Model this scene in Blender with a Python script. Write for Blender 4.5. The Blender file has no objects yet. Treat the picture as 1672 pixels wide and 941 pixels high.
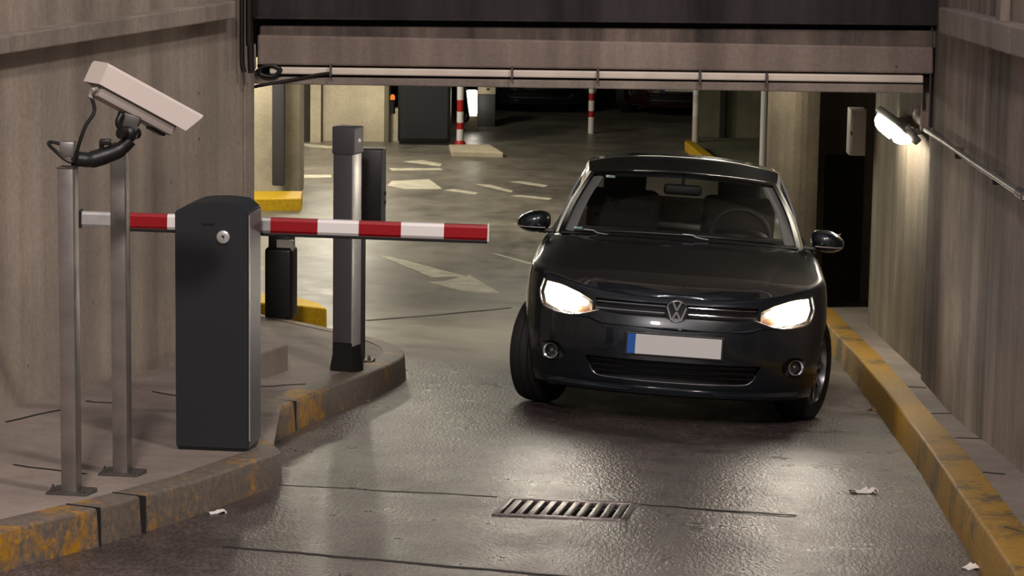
import bpy, bmesh, math, random
import numpy as np
from mathutils import Vector, Matrix
random.seed(7)
PI = math.pi
SC = bpy.context.scene
COL = SC.collection

# ------------------------------------------------------------------ view and site geometry
FPX = 4500.0; IW, IH = 1672, 941
CAMZ = 4.0
TH = math.atan(755 / FPX); RO = .0148
_F = np.array([0, math.cos(TH), -math.sin(TH)]); _U0 = np.array([0, math.sin(TH), math.cos(TH)]); _R0 = np.array([1., 0, 0])
_R = _R0 * math.cos(RO) + _U0 * math.sin(RO); _U = -_R0 * math.sin(RO) + _U0 * math.cos(RO)
_C = np.array([0, 0, CAMZ])
SLOPE, CROSS, Z0 = .091, .045, 2.155

def ray(px, py): return _F + _R * ((px - IW / 2) / FPX) - _U * ((py - IH / 2) / FPX)
def proj(p):
    v = np.array(p) - _C; d = v @ _F
    return IW / 2 + FPX * (v @ _R) / d, IH / 2 - FPX * (v @ _U) / d
def zr(x, y):                                   # the ramp runs down into the level garage floor
    c = min(1., max(0., (y - 11.2) / 3.6)); c = CROSS * c * c * (3 - 2 * c)      # the lane starts to bank towards the bend
    r = Z0 - SLOPE * y - c * x
    return .5 * (r + math.sqrt(r * r + .04))
def G(px, py, h=0.):                            # where a line of sight meets the ground (+h)
    d = ray(px, py); lo, hi = 2., 90.
    for _ in range(60):
        m = (lo + hi) / 2; p = _C + d * m
        if p[2] > zr(p[0], p[1]) + h: lo = m
        else: hi = m
    return Vector(_C + d * lo)
def AY(px, py, y):                              # ... meets the upright plane at distance y
    d = ray(px, py); return Vector(_C + d * (y / d[1]))
def PL(px, py, p0, p1, off=0.):                 # ... meets the upright wall through p0, p1 (xy), off metres in front
    a = np.array([p1[0] - p0[0], p1[1] - p0[1]]); a = a / np.linalg.norm(a); n = np.array([a[1], -a[0]])
    if n @ np.array([-p0[0], -p0[1]]) < 0: n = -n
    q = np.array(p0[:2]) + n * off
    d = ray(px, py); t = (n @ q) / (n @ d[:2]); return Vector(_C + d * t)
def ZAT(x, y, py):                              # height over (x, y) that shows at row py
    lo, hi = -2., 5.
    for _ in range(50):
        m = (lo + hi) / 2
        if proj((x, y, m))[1] > py: lo = m
        else: hi = m
    return lo
#CARFUNC
# ------------------------------------------------------------------ car surface: x across, y backwards from the front axle, z up
def ip(x, xs, ys): return float(np.interp(x, xs, ys))
def cX(z): return ip(z, [.15, .22, .32, .45, .6, .72, .82, .92, 1.0], [.80, .825, .842, .85, .85, .842, .825, .795, .77])
def cY0(z): return ip(z, [.16, .19, .22, .28, .37, .47, .53, .59, .63, .67, .71, .78], [-.70, -.745, -.765, -.782, -.80, -.80, -.792, -.775, -.757, -.735, -.70, -.64])
SE_N, SE_M, YE = 2.5, 2.0, -.12
def ysurf(x, z):
    q = min(1., abs(x) / cX(z)); y0 = cY0(z)
    return y0 + (YE - y0) * (1 - (1 - q ** SE_N) ** (1 / SE_M))
def ztop(y): return ip(y, [-.75, -.68, -.60, -.45, -.2, 0, .3, .6, 2, 3.1], [.686, .702, .725, .768, .825, .860, .905, .932, .952, .98])
def zcen(y): return ip(y, [-.75, -.70, -.60, -.4, -.1, .2, .42, .6, 2, 3.1], [.686, .710, .750, .803, .862, .916, .945, .948, .953, .98])
#ENDCARFUNC
def contour(z, t):                              # t in 0..1: front centre -> side -> rear centre (x >= 0); returns x, y, nx, ny
    X = cX(z); y0 = cY0(z); YR0, YR1 = 2.75, 3.17 - .06 * abs(z - .5)
    if t <= .45:
        a = t / .45 * PI / 2
        sx = math.sin(a) ** (2 / SE_N); cy = math.cos(a) ** (2 / SE_M) if a < PI / 2 - 1e-9 else 0.
        x = X * sx; y = y0 + (YE - y0) * (1 - cy)
    elif t <= .8:
        x = X; y = YE + (YR0 - YE) * (t - .45) / .35
    else:
        a = (1 - (t - .8) / .2) * PI / 2
        sx = math.sin(a) ** (2 / 3.2) if a > 1e-9 else 0.; cy = math.cos(a) ** (2 / 2.2) if a < PI / 2 - 1e-9 else 0.
        x = X * sx; y = YR0 + (YR1 - YR0) * cy
    return x, y

# ------------------------------------------------------------------ materials
def new_mat(name):
    m = bpy.data.materials.new(name); m.use_nodes = True
    nt = m.node_tree; b = nt.nodes['Principled BSDF']
    return m, nt, b
def lin(c):
    return tuple((v / 12.92 if v <= .04045 else ((v + .055) / 1.055) ** 2.4) for v in [k / 255 for k in c]) + (1,)
def simple(name, rgb, rough=.5, metal=0., coat=0., emit=None, es=0., bump=0., bscale=40., var=.0):
    m, nt, b = new_mat(name); col = lin(rgb)
    b.inputs['Base Color'].default_value = col
    b.inputs['Roughness'].default_value = rough; b.inputs['Metallic'].default_value = metal
    b.inputs['Coat Weight'].default_value = coat; b.inputs['Coat Roughness'].default_value = .04
    if emit: b.inputs['Emission Color'].default_value = lin(emit); b.inputs['Emission Strength'].default_value = es
    if bump or var:
        tc = nt.nodes.new('ShaderNodeTexCoord'); n = nt.nodes.new('ShaderNodeTexNoise')
        n.inputs['Scale'].default_value = bscale; n.inputs['Detail'].default_value = 5
        nt.links.new(tc.outputs['Object'], n.inputs['Vector'])
        if bump:
            bp = nt.nodes.new('ShaderNodeBump'); bp.inputs['Strength'].default_value = bump; bp.inputs['Distance'].default_value = .01
            nt.links.new(n.outputs['Fac'], bp.inputs['Height']); nt.links.new(bp.outputs['Normal'], b.inputs['Normal'])
        if var:
            r = nt.nodes.new('ShaderNodeValToRGB'); r.color_ramp.elements[0].position = .3; r.color_ramp.elements[1].position = .7
            r.color_ramp.elements[0].color = tuple(c * (1 - var) for c in col[:3]) + (1,); r.color_ramp.elements[1].color = tuple(min(1, c * (1 + var * .6)) for c in col[:3]) + (1,)
            nt.links.new(n.outputs['Fac'], r.inputs['Fac']); nt.links.new(r.outputs['Color'], b.inputs['Base Color'])
    return m
def _noise(nt, vec, scale, detail=5, rough=.6, sx=1, sy=1, sz=1):
    mp = nt.nodes.new('ShaderNodeMapping'); mp.inputs['Scale'].default_value = (sx, sy, sz)
    nt.links.new(vec, mp.inputs['Vector'])
    n = nt.nodes.new('ShaderNodeTexNoise'); n.inputs['Scale'].default_value = scale; n.inputs['Detail'].default_value = detail; n.inputs['Roughness'].default_value = rough
    nt.links.new(mp.outputs['Vector'], n.inputs['Vector']); return n.outputs['Fac']
def _ramp(nt, fac, stops):
    r = nt.nodes.new('ShaderNodeValToRGB'); el = r.color_ramp.elements
    while len(el) < len(stops): el.new(.5)
    for e, (p, c) in zip(el, stops): e.position = p; e.color = c if len(c) == 4 else tuple(c) + (1,)
    nt.links.new(fac, r.inputs['Fac']); return r.outputs['Color']
def _mix(nt, fac, a, b, mode='MIX'):
    m = nt.nodes.new('ShaderNodeMix'); m.data_type = 'RGBA'; m.blend_type = mode
    for sock, v in ((m.inputs[0], fac), (m.inputs[6], a), (m.inputs[7], b)):
        if isinstance(v, (int, float)): sock.default_value = v
        elif isinstance(v, tuple): sock.default_value = v
        else: nt.links.new(v, sock)
    return m.outputs[2]
def _math(nt, op, a, b=0., c=0., clamp=False):
    m = nt.nodes.new('ShaderNodeMath'); m.operation = op; m.use_clamp = clamp
    for i, v in enumerate((a, b, c)):
        if isinstance(v, (int, float)): m.inputs[i].default_value = v
        else: nt.links.new(v, m.inputs[i])
    return m.outputs[0]
def concrete(name, rgb, streak=.55, board=9., rough=.85, stain=(38, 32, 28), stain_amt=.6, bump=.5, pits=True, bamt=.55, lo=.60, ss=3.2):
    m, nt, b = new_mat(name); g = nt.nodes.new('ShaderNodeNewGeometry'); P = g.outputs['Position']
    c = lin(rgb)
    big = _noise(nt, P, .8, 7, .66)
    st = _noise(nt, P, ss, 6, .62, 1, 1, .09)          # runs of water down the wall
    fine = _noise(nt, P, 38, 4, .7)
    base = _ramp(nt, big, [(.34, tuple(v * lo for v in c[:3])), (.68, tuple(min(1, v * 1.22) for v in c[:3]))])
    sf = _ramp(nt, st, [(.42, (0, 0, 0)), (.7, (1, 1, 1))])
    base = _mix(nt, _math(nt, 'MULTIPLY', sf, streak), base, lin(stain))
    w = _noise(nt, P, board, 2, .5, 1, 1, .03)            # board-marked shuttering
    wf = _ramp(nt, w, [(.35, (1 - .20 * bamt, 1 - .2 * bamt, 1 - .2 * bamt)), (.65, (1 + .14 * bamt, 1 + .13 * bamt, 1 + .10 * bamt))])
    base = _mix(nt, 1., base, wf, 'MULTIPLY')
    ff = _ramp(nt, fine, [(.25, (.82, .82, .82)), (.75, (1.12, 1.12, 1.12))])
    base = _mix(nt, 1., base, ff, 'MULTIPLY')
    if pits:
        v = nt.nodes.new('ShaderNodeTexVoronoi'); v.inputs['Scale'].default_value = 5.
        nt.links.new(P, v.inputs['Vector'])
        pf = _ramp(nt, v.outputs['Distance'], [(.035, (1, 1, 1)), (.055, (0, 0, 0))])
        base = _mix(nt, _math(nt, 'MULTIPLY', pf, .75), base, (.012, .010, .009, 1))
    nt.links.new(base, b.inputs['Base Color']); b.inputs['Roughness'].default_value = rough
    bp = nt.nodes.new('ShaderNodeBump'); bp.inputs['Strength'].default_value = bump; bp.inputs['Distance'].default_value = .012
    h = _math(nt, 'ADD', _math(nt, 'MULTIPLY', w, 1.2), _math(nt, 'MULTIPLY', fine, .5))
    nt.links.new(h, bp.inputs['Height']); nt.links.new(bp.outputs['Normal'], b.inputs['Normal'])
    return m
def worn_yellow(name, bare, keep, seed=0., scale=2.2, yellow=(205, 150, 22)):
    """yellow road paint worn down to concrete; keep = how much of the paint is left"""
    m, nt, b = new_mat(name); g = nt.nodes.new('ShaderNodeNewGeometry'); P = g.outputs['Position']
    mp = nt.nodes.new('ShaderNodeMapping'); mp.inputs['Location'].default_value = (seed, seed * 1.7, 0); nt.links.new(P, mp.inputs['Vector'])
    n1 = _noise(nt, mp.outputs['Vector'], scale, 7, .68); n2 = _noise(nt, P, 30, 5, .7)
    s = _math(nt, 'ADD', n1, _math(nt, 'MULTIPLY', n2, .25))
    lo = .86 - keep * .5
    f = _ramp(nt, s, [(max(0, lo - .06), (0, 0, 0)), (lo + .06, (1, 1, 1))])
    c = lin(bare); cb = _ramp(nt, n2, [(.25, tuple(v * .55 for v in c[:3])), (.75, tuple(v * 1.3 for v in c[:3]))])
    y = lin(yellow); yb = _ramp(nt, n2, [(.25, tuple(v * .6 for v in y[:3])), (.7, y[:3])])
    nt.links.new(_mix(nt, f, cb, yb), b.inputs['Base Color']); b.inputs['Roughness'].default_value = .55
    bp = nt.nodes.new('ShaderNodeBump'); bp.inputs['Strength'].default_value = .5; bp.inputs['Distance'].default_value = .01
    nt.links.new(n2, bp.inputs['Height']); nt.links.new(bp.outputs['Normal'], b.inputs['Normal'])
    return m
def road_mat():
    m, nt, b = new_mat('road_surface'); g = nt.nodes.new('ShaderNodeNewGeometry'); P = g.outputs['Position']
    sep = nt.nodes.new('ShaderNodeSeparateXYZ'); nt.links.new(P, sep.inputs[0])
    big = _noise(nt, P, .9, 7, .66); mid = _noise(nt, P, 4, 7, .72, .9, .6, 1); fine = _noise(nt, P, 62, 3, .65, 1, .34, 1); grit = _noise(nt, P, 26, 5, .8, 1, .4, 1)
    asp = _ramp(nt, big, [(.32, lin((50, 44, 44))[:3]), (.68, lin((95, 84, 83))[:3])])
    asp = _mix(nt, 1., asp, _ramp(nt, mid, [(.32, (.55, .54, .53)), (.66, (1.25, 1.25, 1.25))]), 'MULTIPLY')
    asp = _mix(nt, 1., asp, _ramp(nt, fine, [(.34, (.45, .44, .44)), (.66, (1.5, 1.5, 1.5))]), 'MULTIPLY')
    gar = _ramp(nt, big, [(.3, lin((88, 84, 77))[:3]), (.7, lin((138, 131, 119))[:3])])
    gar = _mix(nt, 1., gar, _ramp(nt, mid, [(.3, (.75, .75, .75)), (.7, (1.1, 1.1, 1.1))]), 'MULTIPLY')
    # the surfacing changes along a line across the lane at the foot of the ramp
    yy = _math(nt, 'ADD', sep.outputs['Y'], _math(nt, 'MULTIPLY', mid, .5))
    f = _ramp(nt, _math(nt, 'MULTIPLY', _math(nt, 'SUBTRACT', yy, 16.6), .5, clamp=True), [(.35, (0, 0, 0)), (.65, (1, 1, 1))])
    nt.links.new(_mix(nt, f, asp, gar), b.inputs['Base Color'])
    ra = _ramp(nt, mid, [(.3, (.24, .24, .24)), (.7, (.44, .44, .44))]); rg = _ramp(nt, mid, [(.3, (.30, .30, .30)), (.7, (.5, .5, .5))])
    nt.links.new(_mix(nt, f, ra, rg), b.inputs['Roughness'])
    bp = nt.nodes.new('ShaderNodeBump'); bp.inputs['Distance'].default_value = .016
    nt.links.new(_math(nt, 'SUBTRACT', .42, _math(nt, 'MULTIPLY', f, .32)), bp.inputs['Strength'])
    nt.links.new(_math(nt, 'ADD', fine, _math(nt, 'MULTIPLY', grit, .4)), bp.inputs['Height']); nt.links.new(bp.outputs['Normal'], b.inputs['Normal'])
    return m
def glass_mat(name, tint=.8, rough=0.0):
    m = bpy.data.materials.new(name); m.use_nodes = True; nt = m.node_tree; nt.nodes.clear()
    o = nt.nodes.new('ShaderNodeOutputMaterial'); t = nt.nodes.new('ShaderNodeBsdfTransparent'); gl = nt.nodes.new('ShaderNodeBsdfGlossy')
    lw = nt.nodes.new('ShaderNodeLayerWeight'); fr = nt.nodes.new('ShaderNodeMath'); fr.operation = 'MULTIPLY_ADD'; pw = nt.nodes.new('ShaderNodeMath'); pw.operation = 'POWER'; pw.inputs[1].default_value = 5.
    nt.links.new(lw.outputs['Facing'], pw.inputs[0]); nt.links.new(pw.outputs[0], fr.inputs[0]); fr.inputs[1].default_value = .92; fr.inputs[2].default_value = .06; mx = nt.nodes.new('ShaderNodeMixShader')
    t.inputs['Color'].default_value = (tint, tint * 1.01, tint, 1); gl.inputs['Roughness'].default_value = rough
    nt.links.new(fr.outputs[0], mx.inputs[0]); nt.links.new(t.outputs[0], mx.inputs[1]); nt.links.new(gl.outputs[0], mx.inputs[2]); nt.links.new(mx.outputs[0], o.inputs[0])
    return m
def emit_mat(name, rgb, s):
    m = bpy.data.materials.new(name); m.use_nodes = True; nt = m.node_tree; nt.nodes.clear()
    o = nt.nodes.new('ShaderNodeOutputMaterial'); e = nt.nodes.new('ShaderNodeEmission'); e.inputs[0].default_value = lin(rgb); e.inputs[1].default_value = s
    nt.links.new(e.outputs[0], o.inputs[0]); return m

M = {}
M['wall'] = concrete('board_marked_concrete', (162, 149, 137), .42, stain=(66, 58, 51), board=6., lo=.74, bamt=.6)
M['wallR'] = concrete('blotchy_wall_concrete', (166, 149, 135), .85, board=6., bamt=.35, lo=.46, ss=1.7)
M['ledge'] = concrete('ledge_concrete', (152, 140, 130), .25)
M['rail'] = simple('rail_lit_tone', (222, 210, 196), .45, var=.12, bscale=6)  # paler base colour stands in for the light falling on the rail
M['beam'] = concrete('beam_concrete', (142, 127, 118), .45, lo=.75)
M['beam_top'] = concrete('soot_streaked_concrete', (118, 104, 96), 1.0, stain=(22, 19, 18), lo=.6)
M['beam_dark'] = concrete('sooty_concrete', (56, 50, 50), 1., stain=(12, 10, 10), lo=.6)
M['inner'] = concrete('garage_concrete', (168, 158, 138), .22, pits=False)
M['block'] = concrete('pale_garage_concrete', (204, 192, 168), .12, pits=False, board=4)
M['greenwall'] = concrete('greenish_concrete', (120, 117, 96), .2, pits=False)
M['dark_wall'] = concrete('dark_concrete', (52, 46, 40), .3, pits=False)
M['side'] = concrete('side_wall_concrete', (142, 130, 112), .35, pits=False, bamt=.8)
M['recess'] = concrete('recess_concrete', (140, 126, 108), .3, pits=False)
M['pave'] = concrete('pavement_concrete', (142, 130, 122), .0, board=2, rough=.7, pits=True, lo=.62)
M['road'] = road_mat()
M['kerbL'] = worn_yellow('worn_kerb', (108, 98, 88), .32, 3.3, 2.6, (178, 128, 26))
M['kerbR'] = worn_yellow('half_worn_kerb', (84, 72, 50), .66, 1.1, 1.6, (178, 134, 28))
M['yellow'] = worn_yellow('yellow_kerb', (120, 110, 80), .97, 5., 2.5, (222, 178, 18))
M['joint'] = simple('tar_joint', (24, 21, 20), .8)
M['white_paint'] = simple('road_paint', (196, 190, 170), .55, var=.32, bscale=7)
M['black'] = simple('black_plastic', (14, 14, 15), .45)
M['soot'] = simple('black_pipe', (26, 22, 20), .42, .2)
M['steel'] = simple('galvanised_steel', (150, 144, 140), .42, .75, var=.25, bscale=9)
M['steel_dark'] = simple('dull_steel', (92, 88, 86), .5, .6, var=.3, bscale=12)
M['alu'] = simple('brushed_aluminium', (196, 194, 192), .35, .55, var=.12, bscale=20)
M['anthracite'] = simple('anthracite_paint', (28, 31, 36), .5)
M['anthra_light'] = simple('grey_side_panel', (92, 90, 94), .5, .0)
M['post_grey'] = simple('grey_post_paint', (66, 65, 68), .5)
M['cam_white'] = simple('off_white_paint', (208, 196, 190), .45)
M['cam_grey'] = simple('pale_grey_metal', (158, 148, 142), .5)
M['red'] = simple('red_sheeting', (146, 3, 16), .35, coat=.2)
M['white'] = simple('white_sheeting', (226, 222, 220), .4)
M['red_paint'] = simple('red_paint', (170, 26, 22), .5)
M['cast'] = simple('cast_iron', (118, 110, 108), .33, .85, bump=.3, bscale=60)
M['pit'] = simple('pit_dark', (8, 7, 7), .9)
M['paper'] = simple('paper_scrap', (232, 226, 220), .8)
M['leaf'] = simple('dry_leaf', (120, 96, 62), .8)
M['paint'] = simple('black_car_paint', (18, 25, 33), .3, .35, 1.)
M['red_car'] = simple('dark_red_car_paint', (38, 9, 7), .3, .2, 1.)
M['trim'] = simple('black_trim', (9, 9, 10), .45)
M['rubber'] = simple('tyre_rubber', (17, 16, 16), .72, bump=.3, bscale=50)
M['rim'] = simple('alloy_rim', (140, 140, 142), .3, .9)
M['chrome'] = simple('chrome', (225, 225, 228), .1, 1.)
M['reflector'] = simple('lamp_reflector', (220, 205, 190), .14, 1.)
M['amber'] = simple('indicator_reflector', (214, 170, 136), .25, .6)
M['lamp_on'] = emit_mat('headlamp_light', (255, 244, 228), 60)
M['tube_on'] = emit_mat('tube_light', (255, 244, 222), 34)
M['lamp_far'] = emit_mat('lit_panel', (255, 246, 226), 9)
M['orange_on'] = emit_mat('orange_light', (255, 140, 50), .9)
M['glass'] = glass_mat('car_glass', .78)
M['lens'] = glass_mat('lamp_lens', .95)
M['plate'] = simple('plate_face', (206, 205, 203), .5)
M['plate_blue'] = simple('plate_band', (24, 84, 168), .5)
M['seat'] = simple('seat_cloth', (20, 21, 23), .9)
M['dash'] = simple('dash_plastic', (14, 15, 17), .6)
M['pillar_trim'] = simple('grey_pillar_lining', (150, 150, 152), .8)
M['sticker'] = simple('sticker', (190, 222, 220), .5)

# ------------------------------------------------------------------ mesh helpers
def obj(name, bm, mat, parent=None, smooth=None, loc=None):
    me = bpy.data.meshes.new(name)
    bm.normal_update(); bm.to_mesh(me); bm.free()
    for m in (mat if isinstance(mat, (list, tuple)) else [mat]): me.materials.append(m)
    if smooth is not None:
        me.polygons.foreach_set('use_smooth', [True] * len(me.polygons))
        me.set_sharp_from_angle(angle=math.radians(smooth))
    o = bpy.data.objects.new(name, me); COL.objects.link(o)
    if parent: o.parent = parent
    if loc: o.location = loc
    return o
def tag(o, label, cat, group=None, kind=None):
    o['label'] = label; o['category'] = cat
    if group: o['group'] = group
    if kind: o['kind'] = kind
    return o
def thing(name, label, cat, loc=(0, 0, 0), rotz=0., group=None):
    o = bpy.data.objects.new(name, None); o.empty_display_size = .1; COL.objects.link(o)
    o.location = loc; o.rotation_euler = (0, 0, rotz); tag(o, label, cat, group); return o
def struct(name, bm, mat, smooth=None, label=None):
    o = obj(name, bm, mat, None, smooth); o['kind'] = 'structure'
    if label: o['label'] = label
    return o
def add_box(bm, c, s, rot=None, bev=0., mi=0, seg=2):
    r = bmesh.ops.create_cube(bm, size=1.)
    vs = r['verts']; mat = Matrix.Translation(Vector(c)) @ (rot.to_4x4() if rot else Matrix()) @ Matrix.Diagonal((*s, 1))
    bmesh.ops.transform(bm, matrix=mat, verts=vs)
    fs = list({f for v in vs for f in v.link_faces})
    for f in fs: f.material_index = mi
    if bev:
        es = list({e for v in vs for e in v.link_edges})
        bmesh.ops.bevel(bm, geom=es, offset=bev, segments=seg, affect='EDGES', profile=.5, material=-1)
def add_prism(bm, pts, d, mi=0, bev=0.):
    """pts: 3-D outline, d: extrusion vector"""
    a = [bm.verts.new(p) for p in pts]; d = Vector(d); b = [bm.verts.new(Vector(p) + d) for p in pts]
    n = len(pts); fs = [bm.faces.new(a[::-1]), bm.faces.new(b)]
    for i in range(n): fs.append(bm.faces.new((a[i], a[(i + 1) % n], b[(i + 1) % n], b[i])))
    for f in fs: f.material_index = mi
    bmesh.ops.recalc_face_normals(bm, faces=fs)
    if bev:
        bmesh.ops.bevel(bm, geom=list({e for f in fs for e in f.edges}), offset=bev, segments=2, affect='EDGES', profile=.5)
def add_tube(bm, pts, r, n=10, cap=True, mi=0):
    pts = [Vector(p) for p in pts]; rings = []
    rs = r if isinstance(r, (list, tuple)) else [r] * len(pts)
    up = None
    for i, p in enumerate(pts):
        t = (pts[min(i + 1, len(pts) - 1)] - pts[max(i - 1, 0)]).normalized()
        if up is None: up = t.orthogonal().normalized()
        up = (up - t * up.dot(t)).normalized(); s = t.cross(up)
        rings.append([bm.verts.new(p + (up * math.cos(k * 2 * PI / n) + s * math.sin(k * 2 * PI / n)) * rs[i]) for k in range(n)])
    fs = []
    for a, b in zip(rings, rings[1:]):
        for k in range(n): fs.append(bm.faces.new((a[k], a[(k + 1) % n], b[(k + 1) % n], b[k])))
    if cap: fs.append(bm.faces.new(rings[0][::-1])); fs.append(bm.faces.new(rings[-1]))
    for f in fs: f.material_index = mi
def spline(pts, n=8):
    P = [Vector(p) for p in pts]; P = [P[0] * 2 - P[1]] + P + [P[-1] * 2 - P[-2]]; out = []
    for i in range(1, len(P) - 2):
        for k in range(n):
            t = k / n; a, b, c, d = P[i - 1:i + 3]
            out.append(.5 * ((2 * b) + (c - a) * t + (2 * a - 5 * b + 4 * c - d) * t * t + (3 * b - a - 3 * c + d) * t ** 3))
    out.append(P[-2]); return out
def add_lathe(bm, prof, axis='x', c=(0, 0, 0), n=40, closed=True, mi=0):
    """prof: (axial, radius)"""
    rings = []
    for k in range(n):
        a = 2 * PI * k / n; ring = []
        for (h, r) in prof:
            u, v = r * math.cos(a), r * math.sin(a)
            p = {'x': (h, u, v), 'y': (u, h, v), 'z': (u, v, h)}[axis]
            ring.append(bm.verts.new(Vector(p) + Vector(c)))
        rings.append(ring)
    m = len(prof); fs = []
    for k in range(n):
        a, b = rings[k], rings[(k + 1) % n]
        for i in range(m if closed else m - 1):
            j = (i + 1) % m
            fs.append(bm.faces.new((a[i], a[j], b[j], b[i])))
    for f in fs: f.material_index = mi
    bmesh.ops.recalc_face_normals(bm, faces=fs)
def add_grid(bm, P, mi=0, close=False):
    V = [[bm.verts.new(p) for p in row] for row in P]; fs = []
    for a, b in zip(V, V[1:]):
        for i in range(len(a) - 1): fs.append(bm.faces.new((a[i], a[i + 1], b[i + 1], b[i])))
    for f in fs: f.material_index = mi
    return V
def add_sphere(bm, c, s, u=20, v=14, rot=None):
    r = bmesh.ops.create_uvsphere(bm, u_segments=u, v_segments=v, radius=1.)
    bmesh.ops.transform(bm, matrix=Matrix.Translation(Vector(c)) @ (rot.to_4x4() if rot else Matrix()) @ Matrix.Diagonal((*s, 1)), verts=r['verts'])
def add_bar(bm, a, b, w, h, up=(0, 0, 1), bev=0., mi=0):
    a, b = Vector(a), Vector(b); x = (b - a); L = x.length; x.normalize(); u = Vector(up); y = u.cross(x).normalized(); z = x.cross(y)
    add_box(bm, (a + b) / 2, (L, w, h), Matrix((x, y, z)).transposed(), bev, mi)
def bool_cut(o, cutters):
    for k, c in enumerate(cutters):
        md = o.modifiers.new('cut%d' % k, 'BOOLEAN'); md.operation = 'DIFFERENCE'; md.solver = 'EXACT'; md.object = c
    dg = bpy.context.evaluated_depsgraph_get(); dg.update()
    me = bpy.data.meshes.new_from_object(o.evaluated_get(dg))
    o.modifiers.clear(); old = o.data; o.data = me; bpy.data.meshes.remove(old)
    for c in cutters:
        d = c.data; bpy.data.objects.remove(c); bpy.data.meshes.remove(d)
def dup(root, loc, mat=None, label=None):
    r = root.copy(); COL.objects.link(r)
    if label: r['label'] = label
    for ch in list(root.children):
        c = ch.copy(); COL.objects.link(c); c.parent = r
        for g in list(ch.children):
            d = g.copy(); COL.objects.link(d); d.parent = c
    if mat is not None: r.matrix_basis = mat
    else: r.location = loc
    return r

#SITE
# ------------------------------------------------------------------ ground
ga = [G(830, 815), G(1040, 822), G(1025, 853), G(802, 842)]     # drain corners
gc = sum(ga, Vector()) / 4
gang = .25 * (math.atan2(ga[1].y - ga[0].y, ga[1].x - ga[0].x) + math.atan2(ga[2].y - ga[3].y, ga[2].x - ga[3].x)) - .25 * (math.atan2(ga[0].x - ga[3].x, ga[0].y - ga[3].y) + math.atan2(ga[1].x - ga[2].x, ga[1].y - ga[2].y))
GW = .5 * ((ga[1] - ga[0]).length + (ga[2] - ga[3]).length); GD = .47
def gloc(u, v): return gc.x + u * math.cos(gang) - v * math.sin(gang), gc.y + u * math.sin(gang) + v * math.cos(gang)
xs = [-9, -6, -4, -3, -2, -1, gc.x - .6, gc.x + .6, 1.5, 2.2, 3, 4.5, 7, 9]; ys = [4, 6, 8, 10, 11, gc.y - .6, gc.y + .6, 12.9, 13.4, 13.9, 14.5, 15, 16, 17, 18, 19, 20, 21, 22, 23, 24, 25, 26, 28, 32, 40, 52]
bm = bmesh.new(); gv = {}
for i, x in enumerate(xs):
    for j, y in enumerate(ys): gv[i, j] = bm.verts.new((x, y, zr(x, y)))
for i in range(len(xs) - 1):
    for j in range(len(ys) - 1):
        if i == 6 and j == 5: continue
        bm.faces.new((gv[i, j], gv[i + 1, j], gv[i + 1, j + 1], gv[i, j + 1]))
hole = []
for u, v in ((-GW / 2, -GD / 2), (GW / 2, -GD / 2), (GW / 2, GD / 2), (-GW / 2, GD / 2)):
    x, y = gloc(u, v); hole.append(bm.verts.new((x, y, zr(x, y))))
ring = [gv[6, 5], gv[7, 5], gv[7, 6], gv[6, 6]]
for k in range(4): bm.faces.new((ring[k], ring[(k + 1) % 4], hole[(k + 1) % 4], hole[k]))
for f in bm.faces:
    f.normal_update()
    if f.normal.z < 0: f.normal_flip()
struct('floor', bm, M['road'])
# tar joints across the lane
def strip(name, pts, w, mat, h=.003, tagf=None):
    bm = bmesh.new(); top = []
    for i, p in enumerate(pts):
        a = pts[max(0, i - 1)]; b = pts[min(len(pts) - 1, i + 1)]; d = Vector((b[0] - a[0], b[1] - a[1], 0)).normalized(); n = Vector((-d.y, d.x, 0))
        ww = w[i] if isinstance(w, (list, tuple)) else w
        top.append([Vector((q.x, q.y, zr(q.x, q.y) + h)) for q in (Vector((p[0], p[1], 0)) + n * ww / 2, Vector((p[0], p[1], 0)) - n * ww / 2)])
    V = add_grid(bm, top)
    r = bmesh.ops.extrude_face_region(bm, geom=bm.faces[:])
    bmesh.ops.translate(bm, vec=(0, 0, -h - .001), verts=[v for v in r['geom'] if isinstance(v, bmesh.types.BMVert)])
    bmesh.ops.recalc_face_normals(bm, faces=bm.faces[:])
    return obj(name, bm, mat)
def wob(a, b, n=9, amp=.012):
    a, b = Vector(a), Vector(b); d = (b - a); nn = Vector((-d.y, d.x, 0)).normalized()
    return [a.lerp(b, k / n) + nn * random.uniform(-amp, amp) for k in range(n + 1)]
for k, (a, b, w) in enumerate([((365, 893), (940, 943), .03), ((455, 792), (812, 812), .016), ((1042, 824), (1300, 842), .016), ((598, 524), (838, 503), .05)]):
    o = strip('trim_%d' % (k + 1), wob(G(*a), G(*b)), w, M['joint'], .002); o['kind'] = 'structure'

# ------------------------------------------------------------------ pavements and kerbs
def pavement(name, pts, h, mat):
    bm = bmesh.new(); top = [bm.verts.new((p[0], p[1], 0)) for p in pts]
    bmesh.ops.triangulate(bm, faces=[bm.faces.new(top)])
    for _ in range(6):
        es = [e for e in bm.edges if e.calc_length() > .45]
        if not es: break
        bmesh.ops.subdivide_edges(bm, edges=es, cuts=1); bmesh.ops.triangulate(bm, faces=[f for f in bm.faces if len(f.verts) > 3])
    bm.normal_update()
    if sum(f.normal.z for f in bm.faces) < 0: bmesh.ops.reverse_faces(bm, faces=bm.faces[:])
    tops = bm.verts[:]; r = bmesh.ops.extrude_face_region(bm, geom=bm.faces[:])
    ext_ = [v for v in r['geom'] if isinstance(v, bmesh.types.BMVert)]; es_ = set(ext_)
    for v in bm.verts: v.co.z = zr(v.co.x, v.co.y) + (h if v in es_ else -.15)
    bmesh.ops.recalc_face_normals(bm, faces=bm.faces[:])
    return struct(name, bm, mat)
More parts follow.
